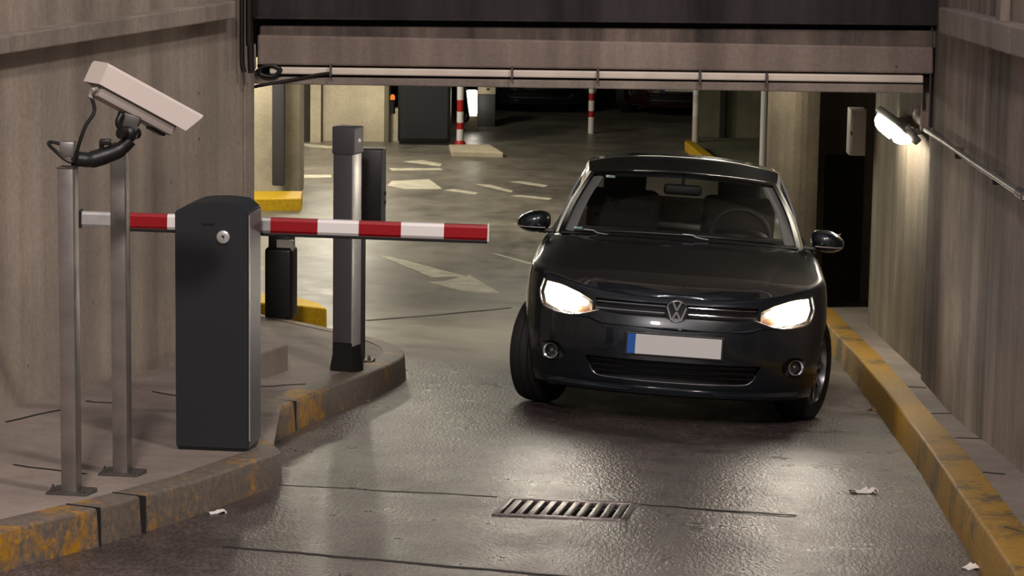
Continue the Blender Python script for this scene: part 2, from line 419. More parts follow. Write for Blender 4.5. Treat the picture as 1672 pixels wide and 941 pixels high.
def kerb_run(name, line, w, h, mat, side, bev=.010, joint=1.0):
    """kerb stones along line (outer top edge), w wide towards side; one continuous run with joints"""
    bm = bmesh.new(); L = [Vector((p[0], p[1], 0)) for p in line]; ring = []
    for i, p in enumerate(L):
        a = L[max(0, i - 1)]; b = L[min(len(L) - 1, i + 1)]; d = (b - a).normalized(); n = Vector((-d.y, d.x, 0)) * side
        z = zr(p.x, p.y); q = p + n * w; r = p - n * .012
        prof = [(r, -.05), (p, h - bev * 1.3), (p + n * bev * .35, h - bev * .35), (p + n * bev * 1.2, h + .001), (q, h + .004), (q, -.05)]
        ring.append([Vector((s.x, s.y, zr(s.x, s.y) + k)) for s, k in prof])
    V = add_grid(bm, ring); bm.faces.new(V[0]); bm.faces.new(V[-1][::-1])
    bmesh.ops.recalc_face_normals(bm, faces=bm.faces[:])
    return struct(name, bm, mat, 50)
def dens(pts, n=6):
    out = []
    for a, b in zip(pts, pts[1:]):
        for k in range(n): out.append(a.lerp(b, k / n))
    out.append(pts[-1]); return out
WL0, WL1 = G(0, 672, .15), G(413, 572, .15)          # foot of the left wall
WR0, WR1 = G(1672, 775, .17), G(1504, 620, .17)      # foot of the right wall
dl = (WL1 - WL0).normalized(); dr = (WR1 - WR0).normalized()
KL = [G(*p, .15) for p in ((0, 868), (158, 831))]
KL = [KL[0] - (KL[1] - KL[0]).normalized() * 3.0] + KL
KL2 = [G(*p, .15) for p in ((158, 830), (327, 783), (407, 755), (452, 739), (458, 736))]
KL3 = [G(*p, .15) for p in ((458, 736), (450, 727), (432, 715), (424, 690))]
KL4 = [G(*p, .15) for p in ((424, 684), (470, 661), (520, 639), (590, 614), (640, 594), (657, 584), (661, 578), (655, 569), (636, 560), (610, 552), (540, 536), (482, 524), (425, 513))]
kerb_run('kerb_left', KL, .15, .15, M['kerbL'], 1)
kerb_run('kerb_middle', dens(KL2, 3), .13, .15, M['kerbL'], 1)
kerb_run('kerb_return', KL3, .10, .15, M['kerbL'], 1)
kerb_run('kerb_island', spline(KL4, 4), .13, .15, worn_yellow('island_kerb', (98, 88, 78), .30, 8.2, 2.2, (178, 128, 26)), 1)
back = [WL1 + Vector((-.3, 2.2, 0)), WL1 - dl * .05 + Vector((-.25, .1, 0)), WL0 - dl * 6 + Vector((-.25, 0, 0))]
inn = [Vector((p.x, p.y, 0)) for p in KL + KL2[1:-1] + KL3[:-1] + KL4]
def inset(pts, d):
    out = []
    for i, p in enumerate(pts):
        a = pts[max(0, i - 1)]; b = pts[min(len(pts) - 1, i + 1)]; t = (b - a).normalized(); out.append(p + Vector((-t.y, t.x, 0)) * d)
    return out
pavement('pavement_left', inset(inn, .035) + [Vector((p.x, p.y, 0)) for p in back], .15, M['pave'])
def pxd(pts, n):
    o_ = []
    for (a, b), (c, d) in zip(pts, pts[1:]): o_ += [(a + (c - a) * k / n, b + (d - b) * k / n) for k in range(n)]
    return o_ + [pts[-1]]
KR = [G(*p, .17) for p in pxd([(1638, 907), (1507, 716), (1440, 630), (1395, 576), (1365, 545)], 5)]
KR = [KR[0] - (KR[1] - KR[0]).normalized() * 4.5] + KR + [KR[-1] + (KR[-1] - KR[-2]).normalized() * 2.0]
kerb_run('kerb_right', dens(KR, 2), .15, .17, M['kerbR'], -1)
q = [Vector((p.x, p.y, 0)) for p in inset(KR, -.05)]
pavement('pavement_right', q + [Vector((WR1.x + .45, KR[-1].y + .3, 0)), Vector((WR1.x + .35, WR1.y, 0)), Vector((WR0.x - dr.x * 7 + .3, WR0.y - 7, 0))], .17, M['pave'])
# joints between the paving slabs on the right pavement and between kerb stones
def cross_joint(name, a, b, w=.012, h=.171):
    o = strip(name, [a, b], w, M['joint'], h + .003); return o
n_trim = 5
for (a, b) in (((1560, 716), (1605, 717)), ((1520, 676), (1560, 676)), ((1640, 862), (1672, 870)), ((1480, 632), (1512, 634)), ((1605, 772), (1640, 775))):
    p, q2 = G(*a, .17), G(*b, .17); o = strip('trim_%d' % n_trim, [p, q2], .012, M['joint'], .1735); o['kind'] = 'structure'; n_trim += 1
for (a, b) in (((250, 640), (330, 655)), ((10, 690), (110, 668)), ((140, 656), (200, 660)), ((425, 632), (500, 628)), ((20, 760), (140, 775))):
    p, q2 = G(*a, .15), G(*b, .15); o = strip('trim_%d' % n_trim, wob(p, q2, 4), .014, M['joint'], .1535); o['kind'] = 'structure'; n_trim += 1

# ------------------------------------------------------------------ walls of the ramp
ZT = 5.2; lz_ = 2.74
def wall_slab(name, a, b, t, z0f, z1, mat):
    """upright slab from a to b, thickness vector t"""
    bm = bmesh.new(); pts = [Vector((a.x, a.y, z0f(a))), Vector((b.x, b.y, z0f(b))), Vector((b.x, b.y, z1)), Vector((a.x, a.y, z1))]
    add_prism(bm, pts, t); return struct(name, bm, mat)
nL = Vector((-dl.y, dl.x, 0)); nR = Vector((dr.y, -dr.x, 0))
foot = lambda p: zr(p.x, p.y) - .2
wall_slab('wall_left', WL0 - dl * 7, WL1, nL * .35, foot, ZT, M['wall'])
wall_slab('wall_right', WR0 - dr * 7, WR1 + dr * .02, nR * .4, foot, ZT, M['wallR'])
def ledge(name, pts, depth_dir, d0, mat):
    """pts: four corners on the wall face; sticks out along depth_dir"""
    bm = bmesh.new(); add_prism(bm, [p - depth_dir * .02 for p in pts], depth_dir * (d0 + .02), 0, .008); return struct(name, bm, mat)
wl = (WL0, WL1); wr = (WR0, WR1)
def ext(p, q, f): return p + (q - p) * f
a0, a1 = PL(0, 60, *wl, .1), PL(385, 2, *wl, .1); b0, b1 = PL(0, 90, *wl, .1), PL(385, 30, *wl, .1)
off = Vector((dl.y, -dl.x, 0))
ledge('trim_20', [ext(a1, a0, 1.8) - off * .1, a1 - off * .1, b1 - off * .1, ext(b1, b0, 1.8) - off * .1], off, .1, M['ledge'])
a0, a1 = PL(1672, 47, *wr, .09), PL(1533, 12, *wr, .09); b0, b1 = PL(1672, 97, *wr, .09), PL(1533, 54, *wr, .09)
offr = Vector((-dr.y, dr.x, 0))
ledge('trim_21', [ext(a1, a0, 2.) - offr * .09, a1 - offr * .09, b1 - offr * .09, ext(b1, b0, 2.) - offr * .09], offr, .09, M['ledge'])
# pilaster strip above the right ledge
p0, p1 = PL(1645, 0, *wr, .0), PL(1672, 44, *wr, .0)
bm = bmesh.new(); add_box(bm, (p0.x - .02, p0.y - .05, PL(1655, 42, *wr).z + .73), (.06, .12, 1.5)); struct('trim_22', bm, M['beam'])
# the inner right wall behind the opening, a little set back, and its joint
RI0 = WR1 + dr * .04 + nR * .03; RI1 = G(1410, 530, .17) + nR * .03
wall_slab('wall_right_inner', RI0, RI1, nR * .3, foot, 3.3, M['side'])

bm = bmesh.new(); e0_, e1_ = PL(398, 300, *wl), PL(412.5, 300, *wl)
add_prism(bm, [Vector((e0_.x, e0_.y, zr(e0_.x, e0_.y))), Vector((e1_.x, e1_.y, zr(e1_.x, e1_.y))), Vector((e1_.x, e1_.y, lz_)), Vector((e0_.x, e0_.y, lz_))], off * .012, 0, .003); struct('trim_23', bm, M['ledge'])
for k_, (px_, py_) in enumerate(((159, 830), (233, 811), (480, 656))):
    a_ = G(px_, py_, .15); n_ = Vector((-.92, .39, 0)); bm = bmesh.new()
    add_box(bm, a_ + n_ * .063 + Vector((0, 0, -.074)), (.006, .152, .154), Matrix.Rotation(math.radians(67), 3, 'Z')); struct('trim_%d' % (24 + k_), bm, M['joint'])
# ------------------------------------------------------------------ the lintel over the opening
YB = WL1.y + .25
def BX(px, py, y=None): return AY(px, py, y or YB)
def beam_layer(name, ly0, ly1, ry0, ry1, yf, yb, mat, xl=413, xr=1532, bev=.006):
    y0 = YB + yf
    pts = [AY(xl, ly0, y0), AY(xr, ry0, y0), AY(xr, ry1, y0), AY(xl, ly1, y0)]
    bm = bmesh.new(); add_prism(bm, pts, (0, yb - yf, 0), 0, bev); return struct(name, bm, mat)
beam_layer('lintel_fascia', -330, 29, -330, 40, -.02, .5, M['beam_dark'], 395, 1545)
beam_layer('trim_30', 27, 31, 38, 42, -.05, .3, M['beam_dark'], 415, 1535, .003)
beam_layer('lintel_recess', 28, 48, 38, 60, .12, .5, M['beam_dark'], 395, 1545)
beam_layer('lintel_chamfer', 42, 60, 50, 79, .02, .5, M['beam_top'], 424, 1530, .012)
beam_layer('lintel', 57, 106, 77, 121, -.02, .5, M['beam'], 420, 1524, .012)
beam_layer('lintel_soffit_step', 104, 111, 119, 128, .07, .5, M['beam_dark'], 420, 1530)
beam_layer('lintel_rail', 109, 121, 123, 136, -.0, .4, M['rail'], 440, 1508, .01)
beam_layer('trim_31', 120, 126, 135, 141, .06, .4, M['beam_dark'], 420, 1508)
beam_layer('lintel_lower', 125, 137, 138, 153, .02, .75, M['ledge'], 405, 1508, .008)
lz = AY(960, 146, YB + .2).z
# closing panel above the right corner
bm = bmesh.new(); p = AY(1508, 128, YB + .3); q = AY(1534, 215, YB + .3)
add_box(bm, ((p.x + q.x) / 2, YB + .34, (p.z + q.z) / 2 + .4), (q.x - p.x, .08, (p.z - q.z) + .8)); struct('trim_32', bm, M['beam'])
# ------------------------------------------------------------------ garage hall
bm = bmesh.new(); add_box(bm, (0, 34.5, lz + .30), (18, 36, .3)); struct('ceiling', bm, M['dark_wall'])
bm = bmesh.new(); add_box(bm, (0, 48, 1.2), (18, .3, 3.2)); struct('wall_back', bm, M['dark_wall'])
bm = bmesh.new(); add_box(bm, (-8.6, 34, 1.2), (.3, 30, 3.2)); struct('wall_left_inner', bm, M['inner'])
bm = bmesh.new(); add_box(bm, (8.6, 34, 1.2), (.3, 30, 3.2)); struct('wall_far_right', bm, M['inner'])
bm = bmesh.new(); add_box(bm, (-5.3, WL1.y + 1.2, 1.6), (7.1, .3, 4.)); struct('wall_entrance_left', bm, M['inner'])
bm = bmesh.new(); add_box(bm, (6.0, WL1.y + 1.2, 1.6), (6.4, .3, 4.)); struct('wall_entrance_right', bm, M['inner'])
def upright(name, px0, px1, pyb, depth, mat, ztop_=None, y=None, label=None, bev=.01):
    """floor-standing block whose front foot shows between px0 and px1 at row pyb"""
    a, b = G(px0, pyb), G(px1, pyb); yy = y or (a.y + b.y) / 2
    if y: a, b = AY(px0, pyb, y), AY(px1, pyb, y)
    zt = ztop_ if ztop_ is not None else lz + .2; z0 = zr((a.x + b.x) / 2, yy) - .02
    bm = bmesh.new(); add_box(bm, ((a.x + b.x) / 2, yy + depth / 2, (z0 + zt) / 2), (b.x - a.x, depth, zt - z0), None, bev)
    return struct(name, bm, mat)
upright('pillar_1', 385, 490, 318, .6, M['block'])
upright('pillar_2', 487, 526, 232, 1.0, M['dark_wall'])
upright('pillar_3', 506, 524, 233, .5, M['block'])
upright('wall_block', 522, 631, 231, .5, M['block'])
upright('pillar_4', 627, 635, 233, .5, M['greenwall'])
upright('wall_low', 634, 652, 231, .3, M['block'], ztop_=AY(640, 184, 34.5).z)
upright('wall_green', 1139, 1330, 232, .5, M['greenwall'], y=36.0)
upright('wall_green_plinth', 1140, 1330, 268, 2.6, M['greenwall'], ztop_=AY(1200, 232, 35.4).z, y=33.2)
bm = bmesh.new(); p = AY(1181, 150, 35.95); q = AY(1181, 231, 35.95); add_box(bm, (p.x, 35.97, (p.z + q.z) / 2), (.07, .1, p.z - q.z + .1)); struct('trim_33', bm, M['dark_wall'])
# lit wall to the right of the car with a dark doorway
YC = 21.6
bm = bmesh.new(); out = []
cw = AY(1337, 300, YC).x - AY(1256, 300, YC).x; cx0 = AY(1256, 300, YC).x
for k in range(9):
    u = k / 8; out.append(Vector((cx0 + cw * u, YC + .32 * (1 - u) ** 3 + .10 * u, -.1)))
out += [Vector((cx0 + cw, YC + 1.9, -.1)), Vector((AY(1259, 300, YC + 1.9).x, YC + 1.9, -.1))]
add_prism(bm, out, (0, 0, lz + .4)); struct('wall_side', bm, M['side'])
c1 = AY(1440, 300, YC + 1.4)
bm = bmesh.new(); add_box(bm, ((cx0 + cw + c1.x) / 2 + .2, YC + 1.55, 1.2), (c1.x - cx0 - cw + .5, .3, 2.8)); struct('wall_recess', bm, M['recess'])
d0, d1 = AY(1349, 254, YC + 1.36), AY(1412, 254, YC + 1.36)
bm = bmesh.new(); add_prism(bm, [Vector((d0.x, YC + 1.36, 0)), Vector((d1.x, YC + 1.36, 0)), Vector((d1.x, YC + 1.41, 0)), Vector((d0.x, YC + 1.41, 0))], (0, 0, d0.z), 0, .005)
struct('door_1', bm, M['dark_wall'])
# floor islands with yellow kerbs
def island(name, pix, h, mat, hh=None):
    pts = [G(px, py, h) for px, py in pix]; bm = bmesh.new()
    base = [Vector((p.x, p.y, zr(p.x, p.y) - .05)) for p in pts]
    add_prism(bm, base, (0, 0, h + .05), 0, .012); return bm
struct('kerb_yellow_near', island('k', ((405, 493), (470, 497), (534, 504), (519, 494), (486, 485), (405, 476)), .14, M['yellow']), M['yellow'])
struct('kerb_yellow_pillar', island('k', ((395, 325), (492, 324), (494, 312), (395, 312)), .13, M['yellow']), M['yellow'])
struct('kerb_yellow_far', island('k', ((1118, 230), (1132, 230), (1172, 259), (1150, 257)), .12, M['yellow']), M['yellow'])
struct('kerb_pale_far', island('k', ((733, 236), (800, 236), (822, 249), (738, 247)), .06, M['block']), M['block'])
struct('step_left', island('k', ((380, 553), (466, 553), (470, 562), (380, 590)), .30, M['pave']), M['pave'])
#SITEEND

# ------------------------------------------------------------------ road markings
def marking(name, pix, label, group=None):
    bm = bmesh.new(); pts = [G(*p) for p in pix]
    add_prism(bm, [Vector((p.x, p.y, zr(p.x, p.y) - .002)) for p in pts], (0, 0, .0045))
    return tag(obj(name, bm, M['white_paint']), label, 'road marking', group)
marking('lane_arrow', [(620, 418), (640, 420), (762, 452), (766, 449), (820, 481), (752, 475), (690, 459), (683, 456), (712, 456)], 'white painted arrow on the floor between the barrier and the car')
for pix, lab in (
    ([(800, 413), (815, 416), (873, 431), (868, 433)], 'white line on the floor just left of the car mirror'),
    ([(632, 303), (640, 296), (700, 293), (712, 301), (722, 309), (660, 309)], 'broad white patch of paint right of the tall grey post'),
    ([(657, 264), (690, 262), (722, 268), (718, 272), (690, 268)], 'thin white stroke in front of the black cabinet foot'),
    ([(635, 275), (718, 275), (724, 278), (640, 279)], 'long thin white stroke right of the tall grey post'),
    ([(724, 311), (742, 309), (780, 315), (776, 318)], 'short white stroke right of the broad paint patch'),
    ([(776, 301), (800, 302), (838, 312), (834, 315)], 'white dash in the middle of the garage lane'),
    ([(832, 297), (850, 296), (895, 303), (888, 306)], 'white dash farthest right in the lane near the car roof'),
    ([(832, 320), (850, 319), (902, 324), (896, 327)], 'white dash nearest the car windscreen corner'),
    ([(489, 286), (540, 286), (542, 290), (492, 291)], 'white stroke on the floor right of the yellow kerbed pillar'),
    ([(492, 234), (544, 239), (544, 243), (500, 240)], 'white stroke at the foot of the pale block wall'),
    ): marking('lane_line', pix, lab)

# ------------------------------------------------------------------ drain grate
t = thing('drain_grate', 'cast iron drain grate with slanted bars set in the road', 'drain', gc, gang)
gn = Vector(((zr(gc.x - .3, gc.y) - zr(gc.x + .3, gc.y)) / .6, SLOPE, 1)).normalized()
ex = Vector((math.cos(gang), math.sin(gang), 0)); ex = (ex - gn * ex.dot(gn)).normalized(); ey = gn.cross(ex)
t.rotation_euler = Matrix((ex, ey, gn)).transposed().to_euler()
bm = bmesh.new(); fw = .03
for c, s in (((0, GD / 2 - fw / 2, -.008), (GW, fw, .03)), ((0, -GD / 2 + fw / 2, -.008), (GW, fw, .03)), ((GW / 2 - fw / 2, 0, -.008), (fw, GD, .03)), ((-GW / 2 + fw / 2, 0, -.008), (fw, GD, .03))): add_box(bm, c, s, None, .003)
obj('frame', bm, M['cast'], t, 40)
nb = 10
for k in range(nb):
    bm = bmesh.new(); x = -GW / 2 + fw + (k + .5) * (GW - 2 * fw) / nb
    add_box(bm, (x, 0, -.008), (.030, GD - 2 * fw + .004, .024), None, .003); obj('bar', bm, M['cast'], t, 40)
bm = bmesh.new(); add_box(bm, (0, 0, -.25), (GW - .004, GD - .004, .44)); bmesh.ops.delete(bm, geom=[f for f in bm.faces if f.calc_center_median().z > -.1 and abs(f.normal.z) > .9], context='FACES')
bmesh.ops.reverse_faces(bm, faces=bm.faces[:]); obj('pit', bm, M['pit'], t)

# ------------------------------------------------------------------ litter
def scrap(name, px, py, s, label, mat, cat, h=0., seed=1):
    p = G(px, py, h); rnd = random.Random(seed); bm = bmesh.new(); n = 5
    P = [[Vector(((i / n - .5) * s * 1.5, (j / n - .5) * s, .006 + rnd.uniform(0, .35) * s * (.4 + .6 * math.sin(i * 1.3 + seed)) ** 2)) for i in range(n + 1)] for j in range(n + 1)]
    for i in (0, n):
        for j in (0, n): P[j][i].z *= .3; P[j][i] *= .8
    add_grid(bm, P); r = bmesh.ops.extrude_face_region(bm, geom=bm.faces[:])
    bmesh.ops.translate(bm, vec=(0, 0, -.003), verts=[v for v in r['geom'] if isinstance(v, bmesh.types.BMVert)])
    bmesh.ops.recalc_face_normals(bm, faces=bm.faces[:])
    o = obj(name, bm, mat, None, 30, (p.x, p.y, p.z)); o.rotation_euler = (-.09, .045, rnd.uniform(-.5, .5)); return tag(o, label, cat)
scrap('paper_scrap', 1410, 805, .085, 'crumpled white paper scrap lying on the road right of the drain', M['paper'], 'litter', seed=2)
scrap('paper_scrap', 355, 839, .05, 'small white paper scrap against the left kerb in front of the cabinet', M['paper'], 'litter', seed=3)
scrap('paper_scrap', 1588, 929, .05, 'white paper scrap at the foot of the right kerb, lower corner', M['paper'], 'litter', seed=4)
scrap('dry_leaf', 1424, 671, .04, 'pale dry leaf beside the right kerb behind the white scrap', M['leaf'], 'litter', seed=5)
scrap('dry_leaf', 597, 655, .035, 'tiny pale leaf on the road below the kerb island', M['leaf'], 'litter', seed=6)
scrap('dry_leaf', 466, 700, .04, 'dry leaf in the gap between the two left kerbs', M['leaf'], 'litter', seed=7)

# ------------------------------------------------------------------ two square posts and the surveillance camera
def base_plate(parent, w, d, h=.012, mat='steel_dark', bolts=True):
    bm = bmesh.new(); add_box(bm, (0, 0, h / 2 - .004), (w, d, h + .014), None, .002); bp = obj('base_plate', bm, M[mat], parent)
    if bolts:
        for sx in (-1, 1):
            bm = bmesh.new(); add_lathe(bm, [(0, 0.0001), (0, .011), (.016, .011), (.016, .006), (.03, .006), (.03, .0001)], 'z', (sx * (w / 2 - .022), -d / 2 + .025, h), 6, False); obj('bolt', bm, M[mat], bp)
    return bp
def square_post(px, py, ptop, label, w=.066, rot=-.20):
    b = G(px, py, .15); t = thing('square_post', label, 'post', b, rot); zt = ZAT(b.x, b.y, ptop) - b.z
    bm = bmesh.new(); add_box(bm, (0, 0, zt / 2), (w, w, zt), None, .006); obj('tube', bm, M['steel'], t, 40)
    base_plate(t, .17, .13)
    bm = bmesh.new(); add_box(bm, (0, 0, zt + .002), (w + .004, w + .004, .006), None, .002); obj('cap', bm, M['steel_dark'], t)
    return t, zt
post1, pz1 = square_post(117, 806, 274, 'galvanised square post nearest the left frame edge, carrying the camera arm')
post2, pz2 = square_post(200, 775, 236, 'galvanised square post behind the camera, right of the other post')
P1 = Vector(post1.location); yc = P1.y - .01
def cp(px, py, dy=0.): return AY(px, py, yc + dy)
ct = thing('surveillance_camera', 'white boxed surveillance camera tilted down on a dark arm at the post top', 'camera', (P1.x, P1.y, P1.z + pz1))
O = Vector(ct.location); L = lambda v: Vector(v) - O
al, pt = math.radians(36), math.radians(28)
ax = Vector((math.cos(pt) * math.cos(al), math.cos(pt) * math.sin(al), -math.sin(pt)))
sd = Vector((math.sin(al), -math.cos(al), 0)); upv = sd.cross(ax); upv = upv if upv.z > 0 else -upv
RM = Matrix((ax, sd, upv)).transposed()
rear = cp(157, 118, -.02)                                     # middle of the rear face
LH, WH, HH = .43, .135, .09
cc = lambda a, s, u: L(rear + ax * a + sd * s + upv * u)
bm = bmesh.new()                                              # sun shield: folded roof with slanted front edge
prof = [(-WH / 2, -HH / 2), (-WH / 2, HH / 2 - .012), (-WH / 2 + .012, HH / 2), (WH / 2 - .012, HH / 2), (WH / 2, HH / 2 - .012), (WH / 2, -HH / 2)]
def shield_ring(a, shear, k): return [cc(a + shear * (u + HH / 2), s * k, u * k if u > 0 else u) for s, u in prof]
r0 = [bm.verts.new(p) for p in shield_ring(0, 0, 1)]; r1 = [bm.verts.new(p) for p in shield_ring(LH, .55, 1)]
q0 = [bm.verts.new(p) for p in shield_ring(.006, 0, .955)]; q1 = [bm.verts.new(p) for p in shield_ring(LH, .55, .955)]
for i in range(5):
    bm.faces.new((r0[i], r0[i + 1], r1[i + 1], r1[i])); bm.faces.new((q0[i + 1], q0[i], q1[i], q1[i + 1])); bm.faces.new((r1[i], r1[i + 1], q1[i + 1], q1[i]))
bm.faces.new(r0)
for i in (0, 5): bm.faces.new((r0[i], r1[i], q1[i], q0[i]))
bm.faces.new(q0[::-1]); bmesh.ops.recalc_face_normals(bm, faces=bm.faces[:])
obj('sun_shield', bm, M['cam_white'], ct, 25)
bm = bmesh.new(); add_box(bm, cc(LH * .5 - .005, 0, -.052), (LH * .86, .102, .074), RM, .012); hs = obj('housing', bm, M['cam_grey'], ct, 40)
bm = bmesh.new(); add_box(bm, cc(LH * .93 - .004, 0, -.050), (.012, .07, .045), RM, .003); obj('front_window', bm, M['black'], hs)
bm = bmesh.new(); add_box(bm, cc(LH * .80, 0, -.092), (.07, .05, .014), RM, .004); obj('wiper_motor', bm, M['black'], hs)
bm = bmesh.new(); add_tube(bm, [cc(.035, -.01, -.06), cc(.028, -.01, -.10)], .013, 10); add_tube(bm, [cc(.02, .03, -.06), cc(.0, .03, -.075)], .009, 8); obj('cable_gland', bm, M['cam_grey'], hs, 40)
jt = cp(210, 218, .03)
bm = bmesh.new(); add_box(bm, cc(.21, 0, -.096), (.075, .06, .02), RM, .004); add_box(bm, L(cp(212, 203, .04)), (.07, .055, .085), Matrix.Rotation(.35, 3, 'Y'), .008); obj('mount_bracket', bm, M['steel_dark'], ct, 40)
bm = bmesh.new(); add_sphere(bm, L(jt), (.036, .036, .036)); add_tube(bm, [L(cp(196, 218, -.02)), L(cp(224, 218, .07))], .022, 12); add_tube(bm, spline([L(cp(199, 186, .0)), L(cp(193, 200, -.01)), L(cp(200, 214, 0))], 5), .013, 10); obj('ball_joint', bm, M['black'], ct, 40)
bm = bmesh.new(); add_tube(bm, spline([L(cp(213, 228, .03)), L(cp(196, 244, .02)), L(cp(172, 254, .01)), L(cp(146, 261, 0)), L(cp(118, 258, 0))], 6), [.028] * 6 + [.032] * 6 + [.034] * 6 + [.030] * 7, 14)
add_box(bm, L(cp(172, 232, 0)), (.045, .03, .025), None, .006); add_tube(bm, [L(cp(166, 232, 0)), L(cp(166, 246, 0))], .01, 8); obj('arm', bm, M['black'], ct, 40)
bm = bmesh.new(); add_box(bm, L(cp(111, 243, .0)), (.058, .06, .06), None, .006); obj('junction_box', bm, M['steel'], ct, 40)
bm = bmesh.new(); add_tube(bm, spline([cc(.028, -.01, -.09), L(cp(154, 182, -.03)), L(cp(140, 205, -.05)), L(cp(130, 232, -.06)), L(cp(124, 252, -.05)), L(cp(118, 264, -.05)), L(cp(106, 260, -.05)), L(cp(92, 248, -.03)), L(cp(80, 236, 0)), L(cp(84, 232, .02)), L(cp(102, 236, .02))], 6), .0075, 8); obj('cable', bm, M['black'], ct, 40)

# ------------------------------------------------------------------ boom barrier
bl = G(287, 735, .15); br = AY(406, 746, bl.y - .04)
bw = (br - bl).length; byaw = math.radians(-7)
bcx = bl.lerp(br, .5)
dpt = .25
bt = thing('boom_barrier', 'dark barrier cabinet on the left kerb with lowered red and white boom', 'barrier', (bcx.x, bcx.y + .01, bcx.z), byaw)
Bm = Matrix.Rotation(-byaw, 3, 'Z'); LB = lambda v: Bm @ (Vector(v) - Vector(bt.location))
hl = ZAT(bl.x, bl.y, 346) - bcx.z; hr = ZAT(br.x, br.y, 349) - bcx.z; hm = ZAT(bcx.x, bcx.y, 331) - bcx.z
bw *= 1.0
prof = [(-bw / 2, .02), (bw / 2, .02), (bw / 2, hr), (bw / 2 - .035, hr + .028)]
for k in range(9):
    u = k / 8; x = bw / 2 - .05 - u * (bw - .075); prof.append((x, hr + .033 + (hm - hr - .033) * (1 - (2 * (u - .35)) ** 2 if u > .35 else 1 - .6 * (1 - u / .35) ** 2) if u <= .85 else hl + .012 + (hm - hl - .012) * (1 - u) / .15 * .55))
prof.append((-bw / 2, hl))
bm = bmesh.new(); add_prism(bm, [Vector((x, 0, z)) for x, z in prof], (0, dpt, 0)); 
for f in bm.faces:
    f.normal_update(); f.material_index = 1 if f.normal.x > .8 else 0
bmesh.ops.bevel(bm, geom=[e for e in bm.edges if e.calc_face_angle(0) > .5], offset=.005, segments=2, affect='EDGES')
obj('cabinet', bm, [M['anthracite'], M['anthra_light']], bt, 30)
bm = bmesh.new(); add_prism(bm, [Vector((bw / 2 + .001, -.002, .06)), Vector((bw / 2 + .001, .004, .06)), Vector((bw / 2 + .001, .004, hr - .01)), Vector((bw / 2 + .001, -.002, hr - .01))], (.004, 0, 0)); obj('edge_strip', bm, M['alu'], bt)
bm = bmesh.new(); add_prism(bm, [Vector((bw / 2, .01, hr - .115)), Vector((bw / 2, dpt - .01, hr - .115)), Vector((bw / 2, dpt - .01, hr - .005)), Vector((bw / 2, .01, hr - .005))], (.004, 0, 0), 0, .001); obj('lid_panel', bm, M['anthra_light'], bt)
bm = bmesh.new(); add_box(bm, (0, dpt / 2, .012), (bw - .02, dpt - .02, .024)); obj('plinth', bm, M['trim'], bt)
lk = PL(365, 387, tuple(bt.location[:2]), (bt.location.x + math.cos(byaw), bt.location.y + math.sin(byaw))); lk = LB(lk)
bm = bmesh.new(); add_lathe(bm, [(0, .029), (-.010, .029), (-.013, .025), (-.013, .009), (-.006, .008), (-.006, .0001)], 'y', (lk.x, 0, lk.z), 28, False); lo = obj('lock', bm, M['alu'], bt, 40)
bm = bmesh.new(); add_box(bm, (lk.x, -.008, lk.z), (.005, .006, .012)); obj('keyhole', bm, M['black'], lo)
sl = LB(PL(340, 366, tuple(bt.location[:2]), (bt.location.x + math.cos(byaw), bt.location.y + math.sin(byaw))))
bm = bmesh.new(); add_box(bm, (sl.x, -.001, sl.z), (.05, .006, .006)); obj('slot', bm, M['trim'], bt)
# boom
ybm = bt.location.y + dpt + .09
bp0, bp1 = AY(134, 357, ybm), AY(796, 380, ybm)
BL = (bp1 - bp0); blen = BL.length; bx = BL.normalized(); bz = (Vector((0, 0, 1)) - bx * bx.z).normalized(); by = bz.cross(bx)
segs = [(134, 'alu'), (211, 'red'), (274, 'white'), (342, 'alu'), (442, 'red'), (519, 'white'), (586, 'red'), (655, 'white'), (725, 'red'), (796, None)]
bmats = ['alu', 'red', 'white']
hh, hd = .034, .024
oct_ = [(-hd, -hh + .012), (-hd + .008, -hh), (hd - .008, -hh), (hd, -hh + .012), (hd, hh - .012), (hd - .008, hh), (-hd + .008, hh), (-hd, hh - .012)]
bm = bmesh.new(); rings = []
for px, _ in segs:
    f = (px - 134) / (796 - 134); c = bp0 + BL * f
    rings.append([bm.verts.new(LB(c + by * a + bz * b)) for a, b in oct_])
for k in range(len(rings) - 1):
    for i in range(8):
        fc = bm.faces.new((rings[k][i], rings[k][(i + 1) % 8], rings[k + 1][(i + 1) % 8], rings[k + 1][i])); fc.material_index = bmats.index(segs[k][1])
bm.faces.new(rings[0][::-1]); fc = bm.faces.new(rings[-1]); fc.material_index = 1
bmesh.ops.recalc_face_normals(bm, faces=bm.faces[:])
boom = obj('boom', bm, [M[k] for k in bmats], bt, 25)
bm = bmesh.new(); add_bar(bm, LB(bp0 + BL * .1 - bz * (hh + .007)), LB(bp1 - bz * (hh + .007)), .03, .016, LB(Vector(bt.location) + bz), .003); obj('rubber_strip', bm, M['trim'], boom)
bm = bmesh.new(); add_bar(bm, LB(bp1 - bx * .001), LB(bp1 + bx * .008), .05, .08, LB(Vector(bt.location) + bz), .004); obj('end_cap', bm, M['white'], boom)
bm = bmesh.new(); add_bar(bm, LB(bp0 - bx * .012), LB(bp0 + bx * .002), .052, .082, LB(Vector(bt.location) + bz), .004); obj('end_cap', bm, M['black'], boom)
cm = LB(bp0 + BL * ((350 - 134) / 662))
bm = bmesh.new(); add_tube(bm, [(cm.x, dpt - .01, cm.z), (cm.x, cm.y - .02, cm.z)], .05, 20); add_box(bm, (cm.x, cm.y - .028, cm.z), (.2, .012, .1), None, .003); obj('boom_mount', bm, M['steel_dark'], bt, 40)

